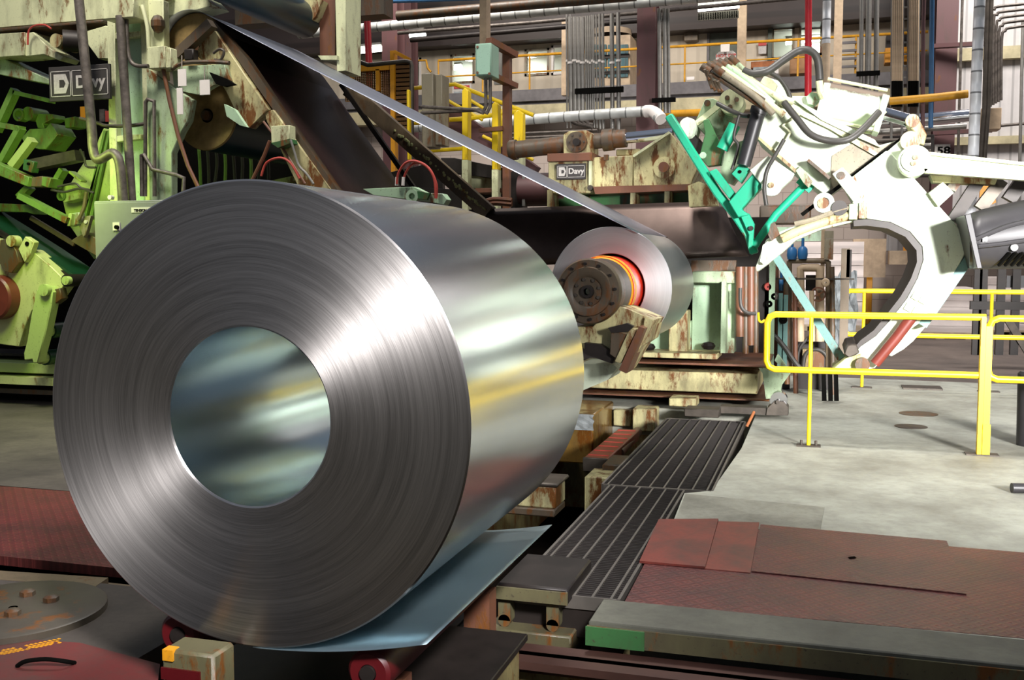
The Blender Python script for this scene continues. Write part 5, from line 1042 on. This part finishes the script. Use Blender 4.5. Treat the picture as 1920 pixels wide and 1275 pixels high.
for x0, y0, x1, y1, m in ((150, 200, 168, 225, 'amber'), (186, 205, 196, 228, 'conduit'), (197, 208, 207, 228, 'redhose')):
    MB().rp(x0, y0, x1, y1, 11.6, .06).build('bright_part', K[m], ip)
for k in range(9):
    x = 372+k*16; tag(MB().tp([(x, 268+k*2, 10.9), (x+3, 310, 10.9), (x+random.randint(-4, 6), 362, 10.9)], .02, 6, 0, 3).build('hanging_hose', K['limedark' if k % 3 == 0 else 'hose']), 'dark hose hanging in the gloom under the lower roll', 'hose', 'hanging hoses under the lower roll')
lbar((440, 360), (580, 330), 8, 'lime', 'lime strut glimpsed in the gloom under the dark roll', 11.0)
# grey cabinet
cb = thing('electrical_cabinet', W(255, 480, 8.5), 'grey electrical cabinet with selector switch half hidden by the huge coil', 'cabinet'); cb.location.z = 0
a = W(180, 500, 8.4); b = W(345, 374, 8.4)
MB().bx(a.x, b.x, 8.4, 8.8, a.z-.3, b.z).build('case', K['greybox'], cb, bevel=.006); MB().bx(a.x+.04, b.x-.04, 8.44, 8.76, 0, a.z-.3).build('pedestal', K['greybox'], cb)
MB().bx(a.x+.012, b.x-.012, 8.385, 8.4, a.z-.28, b.z-.02).build('door', K['greybox'], cb, bevel=.003)
lb_ = MB().rp(246, 389, 292, 398, 8.38, .004).build('label_plate', K['whitetag'], cb, 'white label plate'); text_mb('TENSION REEL', W(270, 396.5, 8.378), .034).build('lettering', K['black'], lb_)
sw = MB().rp(211, 417, 224, 432, 8.375, .01).build('switch_plate', K['whitetag'], cb, 'white switch plate'); MB().cy(217, 426, 8.35, .02, .03, 14).build('selector_knob', K['black'], sw)
MB().cy(205, 370, 8.5, .022, .05, 12).build('gland', K['whitetag'], cb)

# ================================================================ between strip and back wall
def pbx(x0, y0, x1, y1, Y, d, mat, name, label, cat, grp=None, bev=.01): return tag(MB().rp(x0, y0, x1, y1, Y, d).build(name, K[mat], bevel=bev), label, cat, grp)
sp_ = thing('girder_stand', W(900, 395, 12.5), 'dark girder frame on cream feet behind the taut strip', 'frame'); sp_.location.z = 0
leg_px([(826, 296), (852, 296), (950, 316), (950, 338), (832, 322)], 12.3, .4, 'dark', 'girder', sp_)
leg_px([(862, 322), (950, 332), (950, 356), (870, 352)], 12.5, .3, 'cream', 'cream_panel', sp_); leg_px([(890, 353), (958, 352), (958, 360), (895, 362)], 12.2, .3, 'rustbrown', 'shelf', sp_)
leg_px([(760, 350), (950, 360), (950, 420), (760, 420)], 12.8, .1, 'dark', 'back_plate', sp_)
leg_px([(700, 330), (830, 300), (830, 420), (700, 420)], 12.9, .1, 'dark', 'dark_web', sp_)
tp2 = thing('rusty_post', W(948, 400, 12.0), 'tall rusty post with bracket arms holding the grey-green box', 'post'); tp2.location.z = 0
MB().rp(942, 88, 955, 600, 12.0, .12).build('post', K['rustbrown'], tp2); MB().bar(W(916, 76, 11.7), W(966, 104, 12.1), .1, .07).build('upper_arm', K['rustbrown'], tp2); MB().bar(W(918, 140, 11.7), W(966, 162, 12.1), .1, .06).build('lower_arm', K['rustbrown'], tp2)
MB().bar(W(900, 245, 12.0), W(944, 241, 12.0), .1, .05).build('cross_arm', K['rustbrown'], tp2)
MB().rp(926, 88, 941, 158, 12.15, .04).build('mount_plate', K['galv'], tp2)
gx = thing('control_box', W(906, 142, 11.5), 'grey-green wall box mounted high on the rusty post', 'control box')
MB().rp(891, 82, 921, 141, 11.45, .3).build('case', K['greenbox'], gx, bevel=.008); MB().rp(893, 84, 919, 139, 11.43, .02).build('lid', K['greenbox'], gx, bevel=.004)
for x, y in ((895, 88), (895, 136), (917, 138)): MB().cy(x, y, 11.42, .015, .02, 8).build('screw', K['rustbrown'], gx)
for x in (911, 919): tag(MB().tp([(x, 142, 11.6), (x, 200, 11.6), (x-6, 212, 11.6), (x-20, 206, 11.65), (790, 200+(x-911)*1.5, 11.9)], .022, 8, 0, 0).build('conduit', K['conduit']), 'conduit dropping from the grey-green wall box and turning aside', 'conduit', 'conduits under the grey-green box')
for x0, x1, yt, ym, yb, l, Y in ((866, 877, 164, 300, 346, 'yellow post on a cream foot crossed by the taut strip', 12.1), (922, 933, 190, 318, 352, 'yellow post on a cream foot next to the rusty post', 12.1), (963, 980, 206, 268, 300, 'wide yellow post right of the rusty post', 13.5)):
    t = thing('yellow_post', W((x0+x1)/2, yb, Y), l, 'post', 'yellow posts behind the strip'); t.location.z = 0
    MB().pl([(x0, yt+6), ((x0+x1)/2, yt), (x1, yt+6), (x1, ym), (x0, ym)], Y, .14).build('post', K['yellow'], t, bevel=.008); c0 = W(x0, ym, Y); c1 = W(x1, ym, Y)
    MB().bx(c0.x, c1.x, Y, Y+.14, 0, c0.z).build('foot', K['cream'], t)
hr = thing('stair', W(870, 400, 14), 'yellow railed brown stair behind the taut strip', 'stair'); hr.location.z = 0
YS = 14.5
def yt(px, r=.024): MB().tp([(x, y, YS) for x, y in px], r, 8).build('hand_rail', K['yellow'], hr)
yt([(772, 166), (853, 158), (1000, 216)], .03); yt([(800, 228), (880, 222), (978, 208)], .035); yt([(775, 285), (905, 276)], .03); yt([(772, 232), (830, 228)]); yt([(828, 182), (905, 225)]); yt([(872, 182), (910, 205)]); yt([(905, 255), (1000, 300)])
for x, a_, b_ in ((803, 162, 290), (762, 168, 205), (941, 205, 275), (978, 212, 300)): MB().tp([(x, a_, YS), (x, b_, YS)], .024).build('hand_rail_post', K['yellow'], hr)
MB().bar(W(820, 200, YS+.3), W(1000, 330, YS+.3), .3, .25, (0, 1, 0)).build('stringer', K['brown'], hr)
pbx(790, 138, 812, 276, 13.5, .3, 'greypaint', 'grey_post', 'weathered grey twin post behind the taut strip', 'post'); pbx(814, 140, 829, 272, 13.6, .3, 'greypaint', 'grey_post', 'narrow weathered grey post beside the twin post', 'post')
mg = thing('mesh_guard', W(710, 350, 14.0), 'amber framed mesh guard panel behind the taut strip', 'mesh guard'); mg.location.z = 0
MB().rp(648, 121, 740, 130, 14, .06).rp(704, 130, 711, 170, 14, .06).rp(656, 130, 661, 160, 14, .06).build('top_frame', K['amber'], mg)
MB().rp(731, 95, 741, 345, 13.95, .12).build('corner_post', K['amber'], mg); MB().bar(W(740, 97, 13.95), W(768, 112, 13.95), .05, .05, (0, 1, 0)).build('sloping_frame', K['amber'], mg)
def meshpanel(x0, y0, x1, y1, Y, name):
    mb = MB(); a = W(x0, y1, Y); b = W(x1, y0, Y); n = 22; m_ = 18
    for k in range(n+1): x = a.x+(b.x-a.x)*k/n; mb.bx(x-.008, x+.008, Y, Y+.012, a.z, b.z)
    for k in range(m_+1): z = a.z+(b.z-a.z)*k/m_; mb.bx(a.x, b.x, Y, Y+.012, z-.008, z+.008)
    return mb.build(name, K['mesh'], mg)
meshpanel(648, 130, 733, 190, 14.05, 'wire_mesh'); meshpanel(741, 112, 770, 260, 14.0, 'wire_mesh')
tag(MB().tp([(648, 108, 13.6), (676, 117, 13.6), (690, 122, 13.6), (760, 115, 13.6), (770, 117, 13.6), (772, 124, 13.6), (772, 330, 13.6)], .032, 10).build('dark_pipe', K['steel']), 'dark pipe bending down in front of the amber mesh guard', 'pipe')
pbx(762, 168, 768, 300, 13.4, .08, 'yellow', 'yellow_bar', 'slim yellow bar beside the bent dark pipe', 'bar')
t = thing('maroon_drum', W(990, 388, 11.6), 'dark post and maroon drum behind the taut strip end', 'drum')
MB().rp(958, 322, 980, 392, 11.4, .2).build('dark_post', K['dark'], t); p = W(1000, 356, 11.5)
MB().cyl(p-Vector((.15, 0, 0)), p+Vector((.4, 0, 0)), .19, n=28).build('drum', K['brown'], t); MB().rp(979, 326, 984, 386, 11.35, .05).build('bright_edge', K['galv'], t)
for y in (374, 381): tag(MB().tp([(900, y+8, 11.3), (925, y, 11.3), (960, y+2, 11.3)], .03, 8, 0, 4).build('brown_hose', K['rustbrown']), 'brown hose curving under the dark post', 'hose', 'brown hoses under the dark post')

# ================================================================ pipes, conduits and mezzanine fittings at the back
def pipe(px, r, mat, label, name='pipe', cat='pipe', grp=None, sm=0, n=14): return tag(MB().tp(px, r, n, 0, sm).build(name, K[mat]), label, cat, grp)
pipe([(560, 64, 20.2), (744, 47, 20.2), (1040, 19, 20.2), (1420, -14, 20.2)], .10, 'duct', 'fat insulated pipe running high across the columns', 'insulated_pipe')
pipe([(560, 8, 20.6), (900, -4, 20.6)], .05, 'bluepipe', 'thin blue pipe above the fat insulated pipe', 'blue_pipe')
pipe([(560, 26, 20.4), (720, 14, 20.4)], .06, 'bluepipe', 'blue pipe left of the first brown column', 'blue_pipe')
pipe([(560, -2, 20.3), (760, -10, 20.3)], .08, 'galv', 'silver pipe at the top beside the red fire pipe', 'silver_pipe')
pipe([(745, 30, 19.8), (1000, 8, 19.8), (1193, -8, 19.8)], .10, 'grime', 'dark grimy pipe above the fat insulated pipe', 'grimy_pipe')
pipe([(746, 62, 21.2), (1000, 42, 21.2), (1330, 12, 21.2), (1500, -4, 21.2)], .04, 'conduit', 'thin grey rail below the fat insulated pipe', 'grey_rail')
pipe([(770, 75, 22.5), (1000, 55, 22.5), (1250, 34, 22.5)], .06, 'dark', 'dark pipe in the shade under the mezzanine roof', 'dark_pipe')
pipe([(760, 240, 19.6), (900, 231, 19.6), (1060, 219, 19.6), (1205, 209, 19.6), (1222, 209, 19.5), (1236, 222, 19.2)], .10, 'duct', 'long low insulated pipe ending in a white wrapped elbow', 'insulated_pipe', sm=0)
pipe([(1210, 209, 19.45), (1222, 209, 19.4), (1232, 215, 19.3), (1240, 224, 19.2)], .115, 'whitetag', 'white cloth wrapping on the elbow of the low insulated pipe', 'pipe_wrapping', 'wrapping', None, 3)
pipe([(1226, 211, 22), (1260, 213, 22), (1320, 211, 22)], .075, 'gaspipe', 'yellow gas pipe beside the white wrapped elbow', 'gas_pipe')
pipe([(1668, 190, 17), (1752, 183, 17), (1815, 176, 17)], .06, 'gaspipe', 'yellow gas pipe crossing behind the wide brown column', 'gas_pipe')
pipe([(1640, 230, 18.2), (1752, 222, 18.2), (1816, 216, 18.2)], .10, 'chrome', 'shiny silver pipe crossing the wide brown column', 'silver_pipe')
pipe([(1600, 250, 18.6), (1700, 244, 18.6), (1812, 236, 18.6)], .05, 'galv', 'thin silver pipe under the shiny silver pipe', 'silver_pipe')
pipe([(686, -20, 15.5), (692, 120, 15.5), (694, 180, 15.5)], .055, 'red', 'red fire pipe behind the amber mesh guard', 'red_pipe')
pipe([(1516, -20, 16), (1515, 190, 16), (1514, 330, 16)], .05, 'red', 'red fire pipe in front of the office windows', 'red_pipe')
pipe([(1551, -20, 17.5), (1549, 82, 17.5)], .065, 'ductv', 'silver ribbed upright duct beside the red fire pipe', 'upright_duct', 'duct'); pipe([(1549, 82, 17.5), (1547, 250, 17.5)], .065, 'tan', 'pale tan lower length of the upright duct by the red fire pipe', 'upright_duct', 'duct')
pipe([(1838, -20, 16.3), (1833, 90, 16.3), (1829, 190, 16.3), (1823, 330, 16.3), (1818, 420, 16.3)], .075, 'ductv', 'silver ribbed upright duct against the corrugated wall', 'upright_duct', 'duct')
pipe([(1748, -20, 17.2), (1745, 240, 17.2)], .035, 'bluepipe', 'blue upright pipe along the wide brown column', 'blue_pipe'); pipe([(1733, -20, 17.3), (1731, 50, 17.3), (1730, 240, 17.3)], .03, 'brown', 'maroon upright pipe next to the blue upright pipe', 'maroon_pipe')
bank = [(1062, .018, 24, 240), (1069, .018, 24, 240), (1069, .05, 32, 212), (1077, .05, 32, 212), (1084, .05, 32, 212), (1091, .05, 32, 212), (1098, .022, 30, 212), (1102, .022, 30, 212), (1106, .022, 30, 212), (1110, .022, 28, 212), (1113, .022, 28, 240), (1118, .022, 28, 240), (1124, .03, 26, 242), (1130, .03, 26, 242), (1147, .045, 26, 246), (1159, .045, 24, 246)]
for i, (x, r, y0, y1) in enumerate(bank):
    q = 1+i*.0; o = pipe([(x, y0, 20.9), (x+1.5, y1, 20.9)], r, 'galv', 'thick grey conduit in the upright bank before the cooling unit' if r > .04 else 'thin grey conduit in the upright bank before the cooling unit', 'upright_conduit', 'conduit', 'upright conduit bank before the cooling unit')
    MB().tp([(x+.7, 112+(i % 3)*2, 20.9), (x+.75, 116+(i % 3)*2, 20.9)], r*1.25, 10).build('coupling', K['whitetag'], o)
for i in range(4):
    pipe([(1070+i*7, 212, 20.9), (1072+i*8, 224, 20.9), (1082+i*8, 232+i, 20.9), (1112, 234+i*2, 20.9)], .045, 'conduit', 'grey conduit sweeping aside below the upright bank', 'conduit_bend', 'conduit', 'conduit bends below the upright bank', 4)
tag(MB().rp(1078, 166, 1168, 172, 20.8, .08).build('strut_rail', K['black']), 'black strut rail behind the conduit bank', 'rail')
for x, r in ((1236, .045), (1246, .045), (1253, .028)): pipe([(x, 16, 20.4), (x+2, 212, 20.4)], r, 'galv', 'grey conduit in the trio beside the middle brown column', 'upright_conduit', 'conduit', 'trio of conduits by the middle column')
tag(MB().rp(1222, 184, 1266, 190, 20.3, .08).build('strut_rail', K['black']), 'black strut rail across the conduit trio', 'rail')
for x, r in ((1614, .035), (1627, .05), (1642, .04)): pipe([(x+2, -20, 18.8), (x, 190, 18.8)], r, 'galv', 'grey conduit in the trio left of the cable trays', 'upright_conduit', 'conduit', 'trio of conduits by the cable trays')
tag(MB().rp(1606, 134, 1650, 140, 18.7, .08).build('strut_rail', K['black']), 'black strut rail across the conduits near the cable trays', 'rail')
for x0, x1, l in ((1673, 1691, 'upright cable tray full of tan cables, nearer the conduits'), (1704, 1721, 'upright cable tray full of tan cables, nearer the brown column')):
    t = thing('cable_tray', W((x0+x1)/2, 200, 18.0), l, 'cable tray', 'upright cable trays'); t.location.z = W(1690, 260, 18).z
    for x in (x0-1, x1+1): MB().tp([(x+1, -20, 18), (x-1, 260, 18)], .02).build('side_rail', K['galv'], t)
    for k in range(5): x = x0+2+k*(x1-x0-4)/4; MB().tp([(x+1.5, -20, 17.97), (x, 152, 17.97)], .028, 6).build('tan_cable', K['tan'], t); MB().tp([(x, 152, 17.97), (x-.5, 200, 17.97)], .03, 6).build('black_sleeve', K['black'], t)
for k in range(7): y = 12+k*22; tag(MB().rp(1690, y, 1705, y+2, 18.05, .03).build('tray_rung', K['galv']), 'silver rung between the upright cable trays', 'rung', 'rungs between the cable trays')
# bracket arms on the wide column
for y, l in ((84, 'upper brown bracket arm on the wide column'), (247, 'lower brown bracket arm on the wide column')): tag(MB().bar(W(1752, y+3, 22.85), W(1860, y-3, 22.6), .16, .08).build('pipe_bracket', K['brown']), l, 'bracket', 'bracket arms on the wide column')
for i in range(5):
    y = 12+i*10; x = 1857+i*5; pipe([(x, 200-i*3, 20), (x+1, y+22, 20), (x+8, y+6, 20), (x+18, y, 20), (1960, y-8, 20)], .025, 'conduit', 'thin grey conduit bending over on the corrugated wall', 'wall_conduit', 'conduit', 'bent conduits on the corrugated wall', 3)
for x in (1846, 1853): pipe([(x+6, -20, 19.5), (x, 200, 19.5), (x-10, 330, 19.5)], .04, 'steel', 'dark upright conduit beside the silver ribbed duct', 'wall_conduit', 'conduit', 'dark conduits beside the silver duct')
pipe([(1805, -20, 21), (1795, 330, 21)], .025, 'conduit', 'thin conduit running up beside the wide brown column', 'wall_conduit', 'conduit'); pipe([(1918, 40, 22), (1910, 400, 22)], .03, 'galv', 'thin silver conduit near the picture edge on the corrugated wall', 'wall_conduit', 'conduit')
pipe([(1850, 238, 23), (1960, 228, 23)], .03, 'conduit', 'horizontal conduit right of the tan wall box', 'wall_conduit', 'conduit')
tag(MB().rp(1840, 203, 1877, 242, 20.2, .4).build('wall_box', K['tan'], bevel=.01), 'tan wall box beside the silver ribbed duct', 'box')
# tan building posts
for x0, x1, y1, l in ((1384, 1397, 170, 'tan building post beside the hanging red-lettered sign'), (1566, 1577, 170, 'tan building post right of the office windows'), (899, 912, 81, 'tan hanger post above the grey-green box')):
    a = W(x0, -30, 24 if y1 > 100 else 15); tag(MB().rp(x0, -30, x1, y1, 24 if y1 > 100 else 15, .2).build('tan_post', K['tan']), l, 'post', 'tan posts')
tag(MB().rp(1053, 36, 1062, 178, 23, .2).build('tan_post', K['tan']), 'tan post left of the upright conduit bank', 'post')
# mezzanine rails
YR = 26.7
mr = thing('mezzanine_railing', W(1200, 160, YR), 'thin yellow railing along the mezzanine walkway', 'railing')
za = W(1290, 86, YR).z; zm = W(1290, 119, YR).z; x0 = W(822, 120, YR).x; x1 = W(1740, 60, YR).x
MB().cyl((x0, YR, za), (x1, YR, za), .035, n=8).build('top_rail', K['gaspipe'], mr); MB().cyl((x0, YR, zm), (x1, YR, zm), .02, n=8).build('middle_rail', K['gaspipe'], mr)
for x in (822, 905, 993, 1284, 1496, 1604): q = W(x, 120, YR).x; MB().cyl((q, YR, ZM), (q, YR, za), .025, n=8).build('post', K['gaspipe'], mr)
pipe([(760, 115, 26), (799, 113, 26), (802, 128, 26), (808, 135, 26)], .03, 'gaspipe', 'short bent yellow rail end left of the mezzanine', 'rail_end', 'rail')
# cooling unit
ac = thing('cooling_unit', W(1145, 165, 26.9), 'pale grey cooling unit with teal grilles on the mezzanine', 'cooling unit')
MB().rp(1098, 70, 1181, 165, 26.95, .9).build('case', K['tan'], ac); p = W(1146, 68, 27.4); MB().lathe(p, (0, 0, 1), [(0, .55), (.15, .52), (.16, .1)], 24).build('fan_cap', K['tan'], ac)
for x0, x1 in ((1102, 1116), (1120, 1136), (1140, 1156), (1160, 1177)):
    MB().rp(x0, 84, x1, 144, 26.9, .04).build('grille', K['acgrille'], ac)
for y in (105, 135): MB().rp(1100, y, 1180, y+2, 26.88, .03).build('grille_bar', K['dark'], ac)
# hanging sign, papers, lamps
sgn = thing('hanging_sign', W(1361, 120, 26.6), 'white sign with red lettering on the mezzanine railing', 'sign')
MB().pl([(1342, 103), (1348, 97), (1374, 95), (1380, 100), (1381, 124), (1342, 126)], 26.63, .04).build('board', K['signwhite'], sgn)
text_mb('HOT DIP', W(1361, 106.5, 26.62), .10, wide=1.25).build('lettering', K['signred'], sgn); text_mb('COATING LINE', W(1361, 115.5, 26.62), .085, wide=.85).build('lettering', K['signred'], sgn)
pbx(1351, 83, 1368, 97, 26.5, .02, 'whitetag', 'paper_notice', 'blank white notice above the red-lettered sign', 'notice'); pbx(1422, 80, 1437, 101, 27.9, .03, 'signwhite', 'wall_notice', 'white wall notice with red heading beside the office window', 'notice'); tag(MB().rp(1422, 80, 1437, 85, 27.88, .02).build('notice_heading', K['signred']), 'red heading strip on the wall notice', 'heading')
pbx(1287, 144, 1302, 150, 26.6, .02, 'whitetag', 'paper_notice', 'small white plate on the mezzanine kerb', 'notice')
t = thing('stair_notice', W(866, 178, 26.6), 'white safety notice with red heading behind the yellow stair rail', 'notice'); MB().rp(848, 158, 884, 183, 26.62, .05).build('board', K['signwhite'], t); MB().rp(851, 161, 880, 165, 26.6, .02).build('heading', K['signred'], t); MB().rp(851, 172, 880, 178, 26.6, .02).build('picture_strip', K['film'], t)
def tube(x0, y0, x1, y1, Y, label):
    t = thing('fluorescent_lamp', W((x0+x1)/2, y0, Y), label, 'lamp', 'fluorescent lamps'); A = W(x0, y0, Y); B = W(x1, y1, Y)
    MB().cyl(A, B, .07, n=10).build('lit_tube', K['tubeon'], t); MB().bar(A+Vector((0, 0, .11)), B+Vector((0, 0, .11)), .18, .05).build('housing', K['galv'], t)
tube(1309, 16, 1386, 9, 23, 'bright fluorescent lamp above the mesh tray'); tube(769, 67, 797, 64, 23, 'short lit lamp right of the first brown column'); tube(660, 97, 716, 91, 23, 'lit lamp behind the red fire pipe and mesh guard')
tube(1470, 57, 1542, 51, YB+1.2, 'upper lamp seen through the twin office windows'); tube(1473, 80, 1542, 72, YB+.9, 'middle lamp seen through the twin office windows'); tube(1520, 95, 1542, 92, YB+1.1, 'lower lamp seen through the twin office windows')
tube(1044, 92, 1060, 91, YB+1.1, 'lamp glowing in the narrow office window'); tube(846, 128, 866, 126, YB+1.1, 'lamp glowing in the window behind the stair')
mt = MB(); a = W(1309, 38, 23.2); b = W(1384, 20, 23.2)
for k in range(24): x = a.x+(b.x-a.x)*k/23; mt.bx(x-.012, x+.012, 23.2, 23.22, a.z, b.z)
for k in range(7): z = a.z+(b.z-a.z)*k/6; mt.bx(a.x, b.x, 23.2, 23.22, z-.012, z+.012)
tag(mt.build('mesh_tray', K['steel']), 'wire mesh tray under the bright fluorescent lamp', 'tray')
t = thing('emergency_light', W(1296, 76, 27.8), 'brown emergency light box with two small lamp heads', 'emergency light'); MB().rp(1283, 42, 1308, 75, 27.72, .3).build('case', K['beam'], t, bevel=.01)
for x in (1290, 1299): MB().ball(W(x, 39, 27.8), .09, 10).build('lamp_head', K['whitetag'], t)
pbx(1481, 101, 1512, 137, 27.2, .5, 'cardboard', 'cardboard_box', 'brown cardboard box below the office windows', 'box'); pbx(1408, 116, 1452, 126, 27.3, .3, 'woodor', 'wooden_shelf', 'orange-brown wooden shelf before the office', 'shelf'); pbx(1412, 126, 1452, 136, 27.2, .3, 'film', 'clear_bin', 'clear plastic bin under the wooden shelf', 'bin'); pbx(1452, 124, 1460, 138, 27.0, .1, 'whitetag', 'white_bracket', 'white bracket beside the cardboard box', 'bracket')
pbx(1440, 48, 1447, 114, 27.85, .1, 'doorgreen', 'window_post', 'dark grey post beside the office window', 'post')
t = thing('yellow_motor', W(1680, 125, 27), 'yellow and black machine behind the cable trays', 'motor'); MB().rp(1660, 90, 1705, 115, 26.9, .5).build('yellow_body', K['orange'], t); MB().rp(1662, 66, 1700, 90, 27, .4).build('dark_top', K['dark'], t)
for k in range(4): tag(MB().rp(1578, 78+k*15, 1606, 81+k*15, 26.6, .05).build('wall_rail', K['curb']), 'grey wall rail right of the tan building post', 'rail', 'grey wall rails')
for y in (250, 258): pipe([(940, y+2, 22), (1120, y-6, 22)], .03, 'conduit', 'thin grey pipe along the block wall behind the cylinder', 'wall_pipe', 'pipe', 'thin pipes on the block wall')
for k, y in enumerate((262, 272, 284, 296)): pipe([(1590, y+4, 19), (1745, y, 19)], .04, 'galv' if k % 2 else 'steel', 'pipe in the dark bundle behind the toggle link', 'wall_pipe', 'pipe', 'pipe bundle behind the toggle link')
pbx(1655, 255, 1750, 330, 20.5, .3, 'dark', 'dark_cabinet', 'dark cabinet behind the toggle link', 'cabinet')
pbx(1590, 415, 1664, 452, 29, .4, 'blackduct', 'grey_shutter', 'grey ribbed shutter seen over the banded stack', 'shutter')
